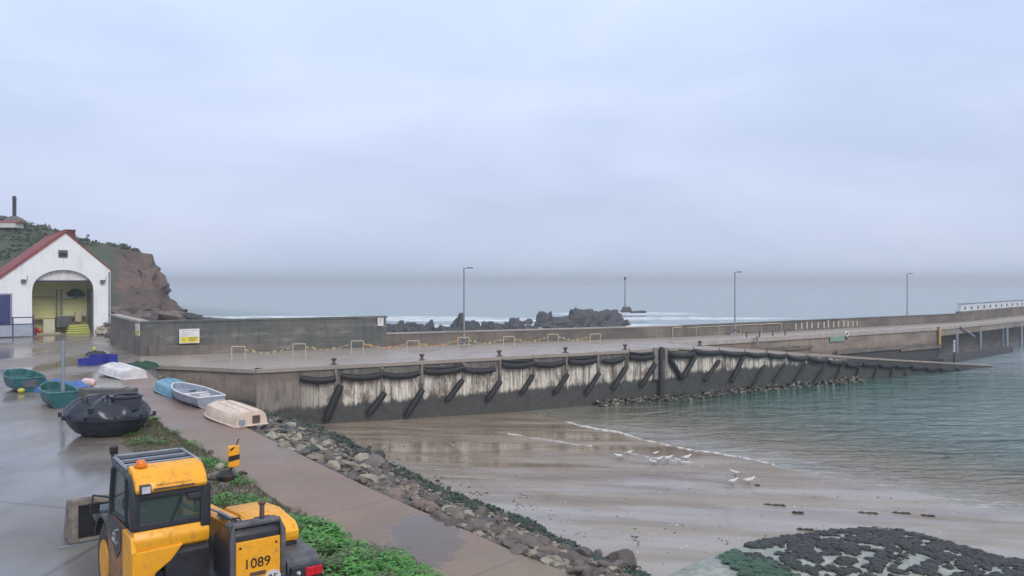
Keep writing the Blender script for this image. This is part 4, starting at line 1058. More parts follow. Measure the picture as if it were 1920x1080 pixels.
me=bpy.data.meshes.new('headland_hill'); me.from_pydata(vs,[],fs); me.materials.append(M['hill'])
at_=me.attributes.new('rock','FLOAT','POINT'); at_.data.foreach_set('value',rk)
me.polygons.foreach_set('use_smooth',[True]*len(me.polygons)); me.update()
hill=bpy.data.objects.new('headland_hill',me); COL.objects.link(hill); structure(hill)
def hz_at(px,d=DR_):
    return 5-(silh(px)-Y0)/F*DR_
# scrub on the hill: leaf clumps
def leaf_cloud(mb,c,r,n,size,flat=.7):
    for _ in range(n):
        d=Vector((random.gauss(0,1),random.gauss(0,1),random.gauss(0,1))).normalized()*r*random.random()**.4; d.z=abs(d.z)*flat
        p=c+d; a=Vector((random.uniform(-1,1),random.uniform(-1,1),random.uniform(-.4,.8))).normalized(); b=a.orthogonal().normalized(); s=size*random.uniform(.6,1.3)
        mb.add([p-a*s,p+b*s*.45,p+a*s,p-b*s*.45],[(0,1,2,3)])
mb=MB()
for k in range(420):
    i=random.randrange(0,len(cols)-1); j=random.randrange(6,16); v=Vector(vs[i*m+j]); px=cols[i]
    if px>262 or (px>180 and j<12): continue
    leaf_cloud(mb,v+Vector((0,0,-.1)),random.uniform(.4,1.1),26,.22)
mb.build('hill_scrub',M['bush'],recalc=False)['kind']='stuff'
# fallen blocks at the cliff foot
libs=[rock_mesh(40+i,3,10,.22,(1.1,1,.9)) for i in range(6)]
cliffm=[rockmat('red_brown_cliff_block',(.17,.12,.10),(.11,.09,.085),(.06,.055,.055),.5),rockmat('dark_shore_block',(.07,.066,.07),(.05,.05,.055),(.03,.03,.03),.5)]
libc=[[mesh_with(x,mm) for x in libs] for mm in cliffm]
for k in range(70):
    px=random.uniform(216,425); d=random.uniform(86,93); x=(px-960)/F*d
    top=(lerp(572,578,clamp((px-220)/100)) if px<320 else lerp(578,604,clamp((px-320)/90)))+(random.uniform(-3,22) if px<320 else random.uniform(-5,6)); z=5-(top-Y0)/F*d; s=random.uniform(.5,1.7)*(1 if px<330 else .8)
    kk=0 if px<335 and random.random()<.7 else 1
    o=bpy.data.objects.new('boulder',libc[kk][k%6]); COL.objects.link(o); o.location=(x,d,z-s*.7); o.scale=(s*1.3,s,s*random.uniform(.6,1)); o.rotation_euler=(random.uniform(-.4,.4),random.uniform(-.4,.4),random.uniform(0,6))
    tag(o,('reddish brown' if kk==0 else 'dark grey')+' fallen block at the foot of the headland cliff','boulder','fallen '+('reddish' if kk==0 else 'dark')+' blocks below the cliff')
# monument on the hill
zc=hz_at(27); mo=empty('standing_stone',(-933/F*DR_,DR_,zc-.3),0,'tall dark pillar on a grassy mound at the top of the headland','pillar')
mb=MB(); mb.box(-.2,.2,-.2,.2,.3,4.1); mb.box(-.26,.26,-.26,.26,3.5,3.62); mb.build('pillar_shaft',M['dark'],mo,bevel=.05)
mb=MB(); mb.lathe([(1.9,-.2),(1.6,.4),(1.0,.85),(.4,1.15),(.05,1.2)],14); mb.build('mound',M['rgrey'],mo,smooth=True)
blob('hill_rock',Vector((-955/F*DR_,DR_,hz_at(5)+.1)),1.0,(1.6,1,.7),M['rsea'],'dark rounded rock on the hilltop at the left edge','rock',77)
hb=empty('hill_cottage',(-948/F*(DR_-2),DR_-2.5,hz_at(12)-.7),0,'low white building with a red roof below the pillar on the headland','building')
mb=MB(); mb.box(-2.3,2.2,-1,1,-.5,.2); mb.build('wall',M['white'],hb); mb=MB(); mb.prism([(-1.1,.2),(0,.55),(1.1,.2)],-2.4,2.5,'x'); mb.build('roof',M['tiles'],hb)
p_=Vector((-795/F*DR_,DR_,hz_at(165)-.1)); mb=MB(); mb.tube([(0,0,0),(0,0,1.0)],.05,6); mb.box(-.2,.2,-.03,.03,.8,1.1); o=mb.build('hill_post',M['graypaint']); o.location=p_; tag(o,'tiny grey post on the skyline right of the boathouse chimney','post')

# ------------------------------------------------------------------ rocks offshore
libr=[mesh_with(rock_mesh(60+i,4,12,.35,(1.2,1,1),2.4,.55),M['rsea']) for i in range(7)]
def searock(px,pyb,wpx,hpx,label,group,k=0,depth=1.0):
    q=P(px,pyb,WL); s=q.y/F; o=bpy.data.objects.new('sea_rock',libr[k%7]); COL.objects.link(o)
    o.location=(q.x,q.y,WL-.1*hpx*s); o.scale=(wpx*s/2/1.1,wpx*s/2*depth,hpx*s/.62); o.rotation_euler=(0,0,random.uniform(-.3,.3)); return tag(o,label,'rock',group)
random.seed(5)
g='rocks of the large dark islet behind the pier'
for i,(px,pb,w,h) in enumerate(((1090,613,110,36),(1045,612,80,22),(1022,612,50,24),(1130,611,80,22),(1075,613,60,30),(1110,612,70,28),(1160,609,60,9),(1060,614,110,20),(1150,612,60,13))):
    searock(px,pb,w,h,'jagged dark rock of the large islet behind the pier',g,i)
for i,(px,pb,w,h,l) in enumerate(((965,606,30,9,'low dark rock left of the large islet'),(988,607,24,7,'small dark rock touching the left of the large islet'),(1172,585,26,9,'dark rock carrying the thin beacon pole'),(1196,587,26,5,'flat dark rock right of the beacon pole'),(1140,583,14,3,'tiny flat rock left of the beacon pole'))):
    searock(px,pb,w,h,l,None,i+2)
for i in range(34):
    px=725+i*8.0+random.uniform(-4,4); h=random.uniform(10,20) if px<860 else random.uniform(8,14); pb=626+random.uniform(-5,3) if px<870 else 618+random.uniform(-6,4)
    if 856<px<884: h+=8
    searock(px,pb,random.uniform(24,44) if px<870 else random.uniform(16,34),h,'dark jagged rock in the ridge showing just over the parapet','ridge of rocks behind the parapet',i,.6)
q=P(1172,585,WL); bc=empty('beacon_pole',(q.x,q.y,WL),0,'thin beacon pole standing on a small rock out at sea','beacon')
hb_=q.y/F; mb=MB(); mb.tube([(0,0,0),(0,0,(585-519)*hb_)],[.22,.12],8); mb.build('pole',pmat('weathered_beacon',(.2,.22,.2),(.14,.15,.14),2),bc,smooth=True)
mb=MB(); mb.lathe([(.05,0),(.3,.15),(.3,.7),(.05,.85)],10,(0,0,(585-525)*hb_)); mb.build('topmark',M['dark'],bc,smooth=True)

# ------------------------------------------------------------------ rubble bank boulders
random.seed(21)
def bankpt(i,t):
    k=int(i); f=i-k; a=DR[k].lerp(DR[min(k+1,len(DR)-1)],f); b=DF[k].lerp(DF[min(k+1,len(DF)-1)],f); return bz(a.lerp(b,t),t)
cnt=0; N=len(DR)-1
labs={'rbuff':('pale buff boulder of the rubble bank, up beside the concrete path','pale boulders of the rubble bank'),'rpink':('pinkish brown boulder of the rubble bank between path and beach','pinkish boulders of the rubble bank'),'rgrey':('grey brown boulder of the rubble bank between path and beach','grey boulders of the rubble bank'),'rweed':('dark weed covered boulder low on the rubble bank by the sand','weed covered boulders of the rubble bank')}
placed=[]
tries=0
while cnt<285 and tries<9000:
    tries+=1
    i=random.uniform(10,N-4.2); t=random.uniform(.01,1.08) if random.random()<.8 else random.uniform(.01,.3)
    p=bankpt(i,min(t,1.0)); 
    if t>1: b=DF[int(i)]; a=DR[int(i)]; p=a.lerp(b,t); p.z=sandz(p.x,p.y)
    frac=i/N
    s=random.choice([random.uniform(.15,.27),random.uniform(.2,.37)]) if t<.75 else random.uniform(.13,.28)
    s*=.92
    if frac>.5: s*=.82
    if t>1: s*=.6
    if any((q-p).length<(r+s)*.58 for q,r in placed): continue
    placed.append((p,s)); tt=t+random.gauss(0,.12)
    if tt<.36: k='rbuff' if frac<.52 and random.random()<.8 else random.choice(['rpink','rgrey','rgrey','rgrey','rbuff'])
    elif tt<.54: k=random.choice(['rpink','rgrey','rgrey','rweed']) if frac>.42 else random.choice(['rbuff','rgrey','rweed'])
    else: k='rweed' if random.random()<.8 else 'rgrey'
    if frac>.78 and tt>.25 and k=='rweed' and random.random()<.45: k='rgrey'
    rock(k,p+Vector((0,0,s*.22)),s,labs[k][0],labs[k][1],'boulder',(random.uniform(.9,1.5),random.uniform(.8,1.2),random.uniform(.6,.95))); cnt+=1
print('boulders',cnt,'tries',tries)
# smaller rubble as one object
def scatter(name,n,ptf,smin,smax,mats,seedm=0):
    src=[(lambda me:( [v.co.copy() for v in me.vertices],[tuple(p.vertices) for p in me.polygons]))(rock_mesh(200+i,1,5,.15)) for i in range(4)]
    mb=MB()
    for k in range(n):
        p=ptf(); 
        if p is None: continue
        s=random.uniform(smin,smax); R=Matrix.Rotation(random.uniform(0,6.28),4,'Z')@Matrix.Rotation(random.uniform(0,1),4,'X')
        v,f=src[k%4]; mb.mi=random.randrange(len(mats)); mb.M=Matrix.Translation(p)@R@Matrix.Diagonal((s,s*random.uniform(.7,1.2),s*.7,1)); mb.add(v,f)
    mb.M=Matrix.Identity(4); o=mb.build(name,mats=mats,smooth=True,recalc=False); o['kind']='stuff'; return o
scatter('small_rubble',2600,lambda: bankpt(random.uniform(4,N-1),random.uniform(.01,.6)),.05,.17,[M['rgrey'],M['rbuff'],M['rpink']])
def lowpt():
    t=random.uniform(.55,1.0); return bankpt(random.uniform(10,N-1),t)
scatter('weedy_rubble',1500,lowpt,.06,.16,[M['rweed'],M['blackweed'],M['rgrey']])
# seaweed tufts on low boulders
mb=MB()
for k in range(1500):
    p=bankpt(random.uniform(14,N-2),random.uniform(.45,1.0))
    if noise.noise(p*.9)<.12: continue
    leaf_cloud(mb,p+Vector((0,0,.10)),random.uniform(.08,.2),9,.06,.35)
mb.build('seaweed_on_rocks',leafmat('dark_green_weed',(.012,.03,.018),(.03,.055,.03)),recalc=False)['kind']='stuff'
# single dark block on the sand by the bank
rock('rweed',PS(714,860)+Vector((0,0,.15)),.34,'lone rounded black boulder standing clear on the sand above the bank',None)
rock('rgrey',PS(1170,1075)+Vector((0,0,.3)),.45,'dark rounded boulder at the lowest end of the rubble bank',None)
# strewn weed on sand
def strew():
    px=random.uniform(700,1200); py=random.uniform(860,1045)
    lim=lerp(850,1045,clamp((px-700)/480)); py=lim-abs(random.gauss(0,26))
    p=PS(px,py)
    if noise.noise(Vector((p.x*.9,p.y*.9,1)))<.02: return None
    return p+Vector((0,0,-.01))
def wallfoot():
    if random.random()<.7: p=B.lerp(C,random.uniform(0,.5)); o_=off(B,C,random.random()**2*1.2+.1)
    else: p=A.lerp(B,random.uniform(.75,1)); o_=off(A,B,random.random()**2*1.0+.1)
    p=p+o_; p.z=max(sandz(p.x,p.y),WL)+random.uniform(-.05,.35)*(1-o_.length/1.4)
    return Vector((p.x,p.y,p.z))
scatter('wall_foot_rubble',700,wallfoot,.08,.22,[M['rgrey'],M['rweed'],M['rbuff']])
def speck():
    px=random.uniform(620,1900); py=random.uniform(800,1075); p=PS(px,py)
    if p.z<WL+.05 or (p.dot(V)<10.2 and p.dot(U)<30): return None
    return p
scatter('beach_pebbles',900,speck,.012,.04,[M['rgrey'],M['blackweed'],M['hullwhite']])
scatter('strewn_seaweed',1100,strew,.02,.065,[M['blackweed'],M['rgrey']])
# drift lines of weed
for i,(px,py,ln,lab) in enumerate(((1452,948,.5,'short dark weed strand furthest left in the row on the wet sand'),(1496,962,.25,'tiny dark weed strand below the leftmost strand'),(1627,963,.45,'dark weed strand left of the closest pair near the reef'),(1690,963,.4,'dark weed strand in the middle right of the wet sand'),(1740,968,.3,'dark weed strand furthest right on the wet sand'),(1510,994,.35,'dark weed strand just left of the reef crest'),(1420,911,.12,'small dark lump on the wet sand right of the gulls'))):
    p=PS(px,py); mb=MB(); pts=[(ln*(k/8-.5)*1.6,.03*math.sin(k*1.3),.015) for k in range(9)]
    mb.tube(pts,[.02]+[.05+.02*math.sin(k*2.2) for k in range(7)]+[.015],6); o=mb.build('weed_strand',M['blackweed'],smooth=True); o.location=p; o.rotation_euler=(0,0,-.15); tag(o,lab,'seaweed')
# ------------------------------------------------------------------ low reef bottom right
RC=PS(1640,1110); random.seed(3)
def crest(px):
    pts=[(900,1260),(1200,1105),(1310,1048),(1400,1020),(1470,1008),(1560,996),(1650,990),(1700,996),(1760,1012),(1820,1030),(1880,1046),(1960,1060),(2300,1110)]
    for i in range(len(pts)-1):
        if pts[i][0]<=px<=pts[i+1][0]: return lerp(pts[i][1],pts[i+1][1],(px-pts[i][0])/(pts[i+1][0]-pts[i][0]))
    return 1070
def reefz(x,y):
    z=sandz(x,y); px=960+x/y*F; py=Y0+(H-z)/y*F; d=py-crest(px)
    f=clamp(d/45); return z-.05*(1-clamp(d/6))*(1 if d<6 else 0)-(.25 if d<-3 else 0)+.22*f**.7+(.05*noise.noise(Vector((x*1.6,y*1.6,0)))+.03*noise.noise(Vector((x*4,y*4,0))))*clamp(d/8+.3)
mb=MB(); vs=[];fs=[]; n=170
for j in range(n+1):
    for i in range(n+1):
        x=RC.x+lerp(-11,11,i/n); y=RC.y+lerp(-7,7,j/n); vs.append((x,y,reefz(x,y)))
for j in range(n):
    for i in range(n): k=j*(n+1)+i; fs.append((k,k+1,k+n+2,k+n+1))
mb.add(vs,fs); structure(mb.build('reef_ground',M['reef'],smooth='all'))
def PR(px,py):
    z=-3
    for i in range(40):
        p=P(px,py,z); z=lerp(z,reefz(p.x,p.y),.6)
    return P(px,py,z)
src=[(lambda me:( [v.co.copy() for v in me.vertices],[tuple(p.vertices) for p in me.polygons]))(rock_mesh(300+i,2,3,.45,freq=3)) for i in range(4)]
mb=MB(); c=0
for k in range(26000):
    px=random.uniform(1400,1935); py=random.uniform(985,1085); d=py-crest(px)
    if d<0: continue
    nn=noise.noise(Vector((px*.03+py*.02,py*.085-px*.02,2)))+.32*noise.noise(Vector((px*.07,py*.17,5)))+.22*noise.noise(Vector((px*.19,py*.4,8)))+random.choice([random.uniform(-.08,.08),random.uniform(-.4,.4)])
    thr=-1.0 if d<5 else lerp(-.12,.3,clamp((d-5)/50))
    if px<1460 and d>12: thr+=.3
    if nn<thr: continue
    p=PR(px,py); s=.02+.085*random.random()**2.2; p.z+=random.uniform(0,.03); v,f=src[k%4]
    mb.M=Matrix.Translation(p)@Matrix.Rotation(random.uniform(0,6.3),4,'Z')@Matrix.Diagonal((s*1.6,s,s*.8,1)); mb.add(v,f); c+=1
    if c>9000: break
mb.M=Matrix.Identity(4); mb.build('bladderwrack',M['blackweed'],recalc=False,smooth='all')['kind']='stuff'
# green algae sheet following the reef
mb=MB(); random.seed(9)
for k in range(5200):
    px=random.uniform(1310,1500); py=random.uniform(1030,1088)
    cx_=1345+(py-1035)*1.9
    if abs(px-cx_-20)>26+(py-1035)*.5+noise.noise(Vector((px*.05,py*.1,0)))*30+noise.noise(Vector((px*.2,py*.4,0)))*14: continue
    p=PR(px,py)
    for q in range(4):
        a=random.uniform(0,6.28); d=Vector((math.cos(a),math.sin(a),random.uniform(-.1,.2)))*random.uniform(.03,.08); e=Vector((-d.y,d.x,random.uniform(-.01,.01)))*.6; c0=p+Vector((random.uniform(-.06,.06),random.uniform(-.06,.06),.015+.01*q))
        mb.add([c0-d,c0+e,c0+d,c0-e],[(0,1,2,3)])
mb.build('sea_lettuce',M['greenweed'],recalc=False)['kind']='stuff'
# foam line at the water's edge
def foamline(name,pts,w,label=None):
    pp=[]
    for (px,py) in pts: p=P(px,py,WL+.025); pp.append(p)
    D=dense(pp,12); mb=MB(); vs=[];fs=[]
    for i,p in enumerate(D):
        ww=w*(.5+.8*abs(noise.noise(p*.7))+.5*random.random()); j=Vector((0,noise.noise(p*1.5)*.22,0))
        z=max(sandz(p.x,p.y),WL)+.02
        vs+=[(p.x,p.y-ww+j.y,z-.03),(p.x,p.y+j.y-ww*.3,z+.03),(p.x,p.y+ww*.5+j.y,z+.02),(p.x,p.y+ww+j.y,z-.03)]
    for i in range(len(D)-1):
        for q in range(3): fs.append((4*i+q,4*i+q+1,4*i+q+5,4*i+q+4))
    mb.add(vs,fs); o=mb.build(name,M['foam'],smooth='all'); o['kind']='stuff'
t=NT('sea_foam'); nn=t.noise(2.5,6,.75); t.set(col=(.62,.6,.57),rough=.6,alpha=t.ramp(nn,[(.36,0),(.55,1)])); M['foam']=t.m
foamline('foam',[(1060,790),(1090,798),(1130,805),(1165,811),(1200,823),(1250,834),(1300,845),(1350,850),(1400,859),(1450,870)],.24)
foamline('foam',[(952,818),(1000,826),(1060,836),(1110,840)],.08)
foamline('foam',[(1170,853),(1220,864),(1300,872)],.06)

# ------------------------------------------------------------------ gulls
def make_gull(fly=False):
    r=empty('gull',(0,0,0),0)
    secs=[(-.26,.10,.012,.01),(-.2,.115,.03,.02),(-.12,.13,.055,.045),(-.03,.14,.072,.065),(.06,.145,.068,.068),(.12,.16,.055,.058),(.155,.18,.044,.046),(.18,.205,.038,.04),(.205,.222,.038,.037),(.235,.224,.028,.027),(.255,.22,.012,.012)]
    n=12; vs=[];fs=[]
    for (x,z,a,b) in secs:
        for j in range(n): t=2*PI*j/n; vs.append((x,a*math.cos(t),z+b*math.sin(t)))
    for i in range(len(secs)-1):
        for j in range(n): k=(j+1)%n; fs.append((i*n+j,i*n+k,(i+1)*n+k,(i+1)*n+j))
    fs.append(tuple(range(n))); q=(len(secs)-1)*n; fs.append(tuple(q+j for j in range(n)))
    mb=MB(); mb.add(vs,fs); mb.build('body',M['hullwhite'],r,smooth='all')
    for s in (-1,1):
        mb=MB(); mb.add([(.08,s*.07,.17),(.03,s*.082,.12),(-.1,s*.07,.11),(-.33,s*.02,.115),(-.2,s*.045,.15),(-.05,s*.06,.19),(.08,s*.05,.2),
                         (.08,s*.05,.17),(.03,s*.06,.12),(-.1,s*.05,.11),(-.33,s*.01,.115),(-.2,s*.03,.15),(-.05,s*.04,.18),(.08,s*.03,.19)],
            [(0,1,2,3,4,5,6),(13,12,11,10,9,8,7)]+[(i,(i+1)%7,7+(i+1)%7,7+i) for i in range(7)]); mb.build('wing',pmat('gull_wing',(.3,.31,.34),(.22,.23,.25),8,.7) if s<0 else KW[0],r) if s>0 else KW.append(pmat('gull_wing_grey',(.3,.31,.34),(.22,.23,.25),8,.7)) or mb.build('wing',KW[0],r)
    mb=MB(); mb.tube([(.25,0,.22),(.295,0,.212),(.31,0,.202)],[.012,.009,.002],6); mb.build('beak',M['lime'],r)
    for s in (-1,1):
        mb=MB(); mb.tube([(.02,s*.03,.09),(.01,s*.03,.0)],.005,5); mb.box(0,.04,s*.03-.015,s*.03+.015,0,.006); mb.build('leg',M['rgrey'],r)
    return r
KW=[]
g0=make_gull()
gl=[(1162,861,200,'gull standing furthest left on the wet sand',1.15),(1179,853,20,'smaller looking gull just behind the leftmost gull',.85),(1229,854,30,'far small gull of the middle cluster by the water',.8),(1234,866,10,'gull with its wings half raised in the middle cluster',1),(1226,871,170,'nearest gull of the middle cluster, low on the sand',.95),(1251,865,10,'bright gull facing right in the middle cluster',1.15),(1273,867,160,'small gull beside the rightmost of the middle cluster',.8),(1286,864,20,'gull at the right end of the middle cluster',1.2),(1380,893,150,'gull furthest from the camera in the right hand trio',1.1),(1373,909,15,'left gull of the right hand trio on the wet sand',1.1),(1403,908,10,'right gull of the right hand trio on the wet sand',1.25)]
for i,(px,py,a,lab,s) in enumerate(gl):
    o=g0 if i==0 else copy_tree(g0); p=PS(px,py); p.z=max(p.z,WL)+.01; o.location=p; o.rotation_euler=(0,0,math.radians(a)); s*=.98; o.scale=(s,s,s); tag(o,lab,'gull','gulls on the beach')

# ------------------------------------------------------------------ verge weeds & stones
random.seed(31)
def vergept(i,t): 
    k=int(i); f=i-k; a=RV[k].lerp(RV[min(k+1,49)],f); b=RL[k].lerp(RL[min(k+1,49)],f); return vz(a.lerp(b,t),t)
def leafy(mb,c,h,n,size):
    for _ in range(n):
        a=random.uniform(0,6.28); rr_=random.uniform(0,.16); p=c+Vector((rr_*math.cos(a),rr_*math.sin(a),random.uniform(.02,h)))
        d=Vector((math.cos(a),math.sin(a),random.uniform(-.1,.7))).normalized(); b=d.cross(Vector((0,0,1))).normalized(); s=size*random.uniform(.6,1.4)
        mb.add([p,p+d*s*.5+b*s*.28,p+d*s-Vector((0,0,s*.15)),p+d*s*.5-b*s*.28],[(0,1,2,3)])
mb=MB(); mb2=MB()
for k in range(5200):
    i=random.uniform(0,48.9); t=random.uniform(.0,1.0)**.9; fr=i/49; p=vergept(i,t)
    px=960+p.x/p.y*F; py=Y0+(H-p.z)/p.y*F
    nn=noise.noise(Vector((p.x*.8,p.y*.8,4)))
    dens=.9 if py>990 and px>530 else (.34 if py<865 else .32)
    if dens<.8 and (nn<.2 or random.random()<.45): continue
    if dens>.8 and (nn<-.35 or t>.93): continue
    hh_=.5+.9*abs(noise.noise(Vector((p.x*2.1,p.y*2.1,9)))); mb.mi=1 if noise.noise(Vector((p.x*1.7,p.y*1.7,7)))+random.uniform(-.25,.25)>.12 else 0
    if dens>.8:
        if noise.noise(Vector((p.x*3,p.y*3,12)))<-.22: continue
        leafy(mb,p,.34*hh_,15,.11*random.uniform(.6,1.2))
    else: leafy(mb,p,.12*hh_,11,.07)
for k in range(3000):
    p=vergept(random.uniform(0,48.9),random.uniform(0.05,.97)); a=random.uniform(0,6.28)
    for q in range(5):
        d=Vector((random.uniform(-.4,.4),random.uniform(-.4,.4),1)).normalized(); s=random.uniform(.05,.13); b=Vector((math.cos(a+q),math.sin(a+q),0))*.008
        mb2.add([p-b,p+b,p+d*s],[(0,1,2)])
mb.build('green_weeds',mats=[M['leaf'],leafmat('dull_leaves',(.04,.075,.02),(.09,.13,.035))],recalc=False)['kind']='stuff'
mb2.build('dry_grass',M['drygrass'],recalc=False)['kind']='stuff'
random.seed(8)
for k,(px,py,s,kd_) in enumerate(((556,962,.17,'rpink'),(572,972,.13,'rgrey'),(592,982,.2,'rgrey'),(628,1006,.16,'rgrey'),(648,1012,.15,'rgrey'),(668,1026,.11,'rbuff'),(690,1040,.13,'rbuff'),(720,1052,.16,'rbuff'),(750,1062,.16,'rbuff'),(770,1068,.24,'rpink'),(472,915,.15,'rpink'),(455,890,.13,'rgrey'),(430,870,.12,'rgrey'),(395,850,.12,'rgrey'),(400,905,.32,'rpink'),(425,925,.28,'rgrey'),(452,935,.3,'rpink'),(412,880,.2,'rbuff'))):
    p=P(px,py,pz(py)); rock(kd_,p+Vector((0,0,s*.3)),s,{'rpink':'pinkish','rgrey':'grey brown','rbuff':'pale buff'}[kd_]+' stone along the weedy verge between yard and path',{'rpink':'pinkish','rgrey':'grey','rbuff':'pale'}[kd_]+' stones on the weedy verge','stone')

# ------------------------------------------------------------------ telehandler
# local frame: x to the machine's right, y forward; origin on the ground below the rear left corner of the cab
p=(890-Y0)/(H-2.35); dd_=F/p; CL=Vector(((245-960)/F*dd_,dd_,0))
th=empty('telehandler',CL,math.atan2(V.y,V.x),'muddy yellow and black telehandler parked in the yard with its bucket lowered','telehandler')
print('telehandler at',CL)
Yl,Dk,Gp,Rb=M['yellow'],M['dark'],M['graypaint'],M['rubber']
# chassis
mb=MB(); mb.box(.35,2.0,-1.15,3.3,.42,.85); mb.build('chassis',Dk,th,bevel=.03)
mb=MB(); mb.box(-.0,.34,.05,1.35,.45,.95); mb.build('step_box',Dk,th,bevel=.03)
# wheels
def wheel(x,y,r,w,s):
    mb=MB(); mb.M=Matrix.Translation((x,y,r))@Matrix.Rotation(PI/2,4,'Y')
    mb.lathe([(r*.58,-w/2),(r*.8,-w/2-.02),(r*.94,-w/2+.01),(r*.97,-w/4),(r*.97,w/4),(r*.94,w/2-.01),(r*.8,w/2+.02),(r*.58,w/2)],32)
    for k in range(20):
        a=2*PI*k/20
        for sd_ in (-1,1):
            c0=Vector((math.cos(a),math.sin(a),0))*(r*.985)+Vector((0,0,sd_*w*.45)); c1=Vector((math.cos(a+.17),math.sin(a+.17),0))*(r*.985)+Vector((0,0,sd_*w*.03)); mb.obox(c0,c1,.06,.06,Vector((math.cos(a),math.sin(a),0)))
    o=mb.build('wheel',M['mudrubber'],th,smooth=True)
    mb=MB(); mb.M=Matrix.Translation((x+s*w*.28,y,r))@Matrix.Rotation(PI/2,4,'Y'); mb.lathe([(r*.57,-.12),(r*.57,.1),(r*.5,.11),(r*.46,.02),(r*.2,.02),(r*.18,.1),(.03,.1)],24); mb.build('rim',Yl,o,smooth=True)
wheel(.24,1.95,.60,.44,-1); wheel(.24,-.5,.48,.42,-1); wheel(2.1,1.95,.56,.42,1); wheel(2.1,-.42,.48,.42,1)
# cab : side profile (y,z)
CW=1.0
prof=[(-.02,1.62),(-.06,2.02),(.0,2.22),(.12,2.30),(1.15,2.32),(1.34,2.22),(1.52,1.7),(1.42,.95)]
def post_(pts,x,w,name='cab_pillar'):
    mb=MB(); mb.prism([(a,b) for a,b in pts],x,x+w,'x'); return mb.build(name,Dk,th,bevel=.012)
for x in (0,CW-.07):
    mb=MB()
    pp=[(-.02,1.58),(-.06,2.02),(.02,2.2),(.14,2.26),(1.12,2.28),(1.3,2.18),(1.46,1.7),(1.38,.95)]
    mb.tube([(x+.035,a,b) for a,b in pp],.05,8); mb.tube([(x+.035,.42,1.6),(x+.035,.40,2.24)],.035,8); mb.tube([(x+.035,.42,1.6),(x+.035,1.42,1.5)],.03,8)
    mb.build('cab_pillar',Dk,th,smooth=True)
# rear cross frames
mb=MB(); mb.box(.05,CW-.05,-.1,-.02,2.0,2.1); mb.box(.05,CW-.05,-.06,.02,1.56,1.66); mb.box(-.02,.1,-.08,.02,1.6,2.05); mb.box(CW-.1,CW+.04,-.1,.04,1.5,2.12); mb.box(CW-.28,CW-.09,-.105,-.06,1.9,2.0); mb.build('rear_window_frame',Dk,th,bevel=.02)
mb=MB(); mb.box(.1,CW-.1,-.055,-.04,1.66,2.0); mb.build('rear_window',M['glass'],th)
mb=MB(); mb.prism([(.02,1.62),(.0,2.0),(.08,2.2),(1.12,2.24),(1.26,2.16),(1.42,1.7),(1.38,1.5)],.025,.035,'x'); mb.build('side_window',M['glass'],th)
mb=MB(); mb.prism([(.02,1.62),(.0,2.0),(.08,2.2),(1.12,2.24),(1.26,2.16),(1.42,1.7),(1.38,1.5)],CW-.03,CW-.02,'x'); mb.build('side_window',M['glass'],th)
mb=MB(); mb.add([(.06,1.31,2.18),(CW-.06,1.31,2.18),(CW-.06,1.47,1.7),(.06,1.47,1.7),(.06,1.4,1.0),(CW-.06,1.4,1.0)],[(0,1,2,3),(3,2,5,4)]); mb.build('windscreen',M['glass'],th)
# roof: yellow rear hood + grey grille top
mb=MB(); mb.prism([(-.12,2.08),(-.16,2.14),(-.10,2.26),(.08,2.37),(.34,2.41),(.34,2.26),(.0,2.2)],.03,CW-.02,'x'); rf=mb.build('roof_cowl',Yl,th,bevel=.035,smooth=True)
mb=MB(); mb.prism([(-.155,2.15),(-.13,2.2),(-.06,2.3),(-.04,2.28),(-.1,2.18),(-.12,2.15)],.28,.78,'x'); mb.build('cowl_rib',Yl,th,bevel=.01)
mb=MB(); mb.box(.26,.8,-.165,-.15,2.125,2.15); mb.build('cowl_slot',M['rust'],th)
mb=MB(); mb.box(.0,CW,.345,1.3,2.27,2.33); mb.build('roof_panel',Gp,th,bevel=.02)
for k in range(5):
    mb=MB(); mb.box(.04,CW-.04,.42+.17*k,.5+.17*k,2.335,2.36); mb.build('roof_bar',M['steel'] if k%2 else Dk,th)
mb=MB(); mb.tube([(.02,.36,2.36),(.02,1.2,2.37),(.08,1.3,2.36),(CW-.08,1.3,2.36),(CW-.02,1.2,2.37),(CW-.02,.2,2.37)],.025,6); mb.build('roof_rail',M['steel'],th,smooth=True)
mb=MB(); mb.lathe([(.085,0),(.085,.03),(.07,.035),(.065,.07),(.045,.09),(.01,.095)],16,(.17,.2,2.4)); mb.build('beacon',M['orange'],th,smooth=True)
mb=MB(); mb.box(.08,.22,-.22,-.12,2.1,2.22); wl=mb.build('work_light',Dk,th,bevel=.015)
mb=MB(); mb.box(.095,.205,-.228,-.221,2.115,2.205); mb.build('lens',M['clearlens'],wl)
mb=MB(); mb.tube([(.5,-.075,1.64),(.62,-.085,1.9),(.64,-.085,1.98)],.009,5); mb.build('wiper',M['black'],th)
# interior
mb=MB(); mb.box(.25,.75,.25,.75,1.2,1.38); mb.box(.25,.75,.2,.34,1.3,1.95); mb.build('seat',M['black'],th,bevel=.05)
mb=MB(); mb.tube([(.5+.17*math.cos(a),1.05+.06*math.sin(a),1.55+.15*math.sin(a)) for a in [k*PI/8 for k in range(17)]],.015,6); mb.build('steering_wheel',M['black'],th)
mb=MB(); mb.box(.05,CW-.05,0,1.36,.85,.95); mb.box(.3,.75,1.2,1.35,.95,1.5); mb.build('cab_floor',Dk,th)
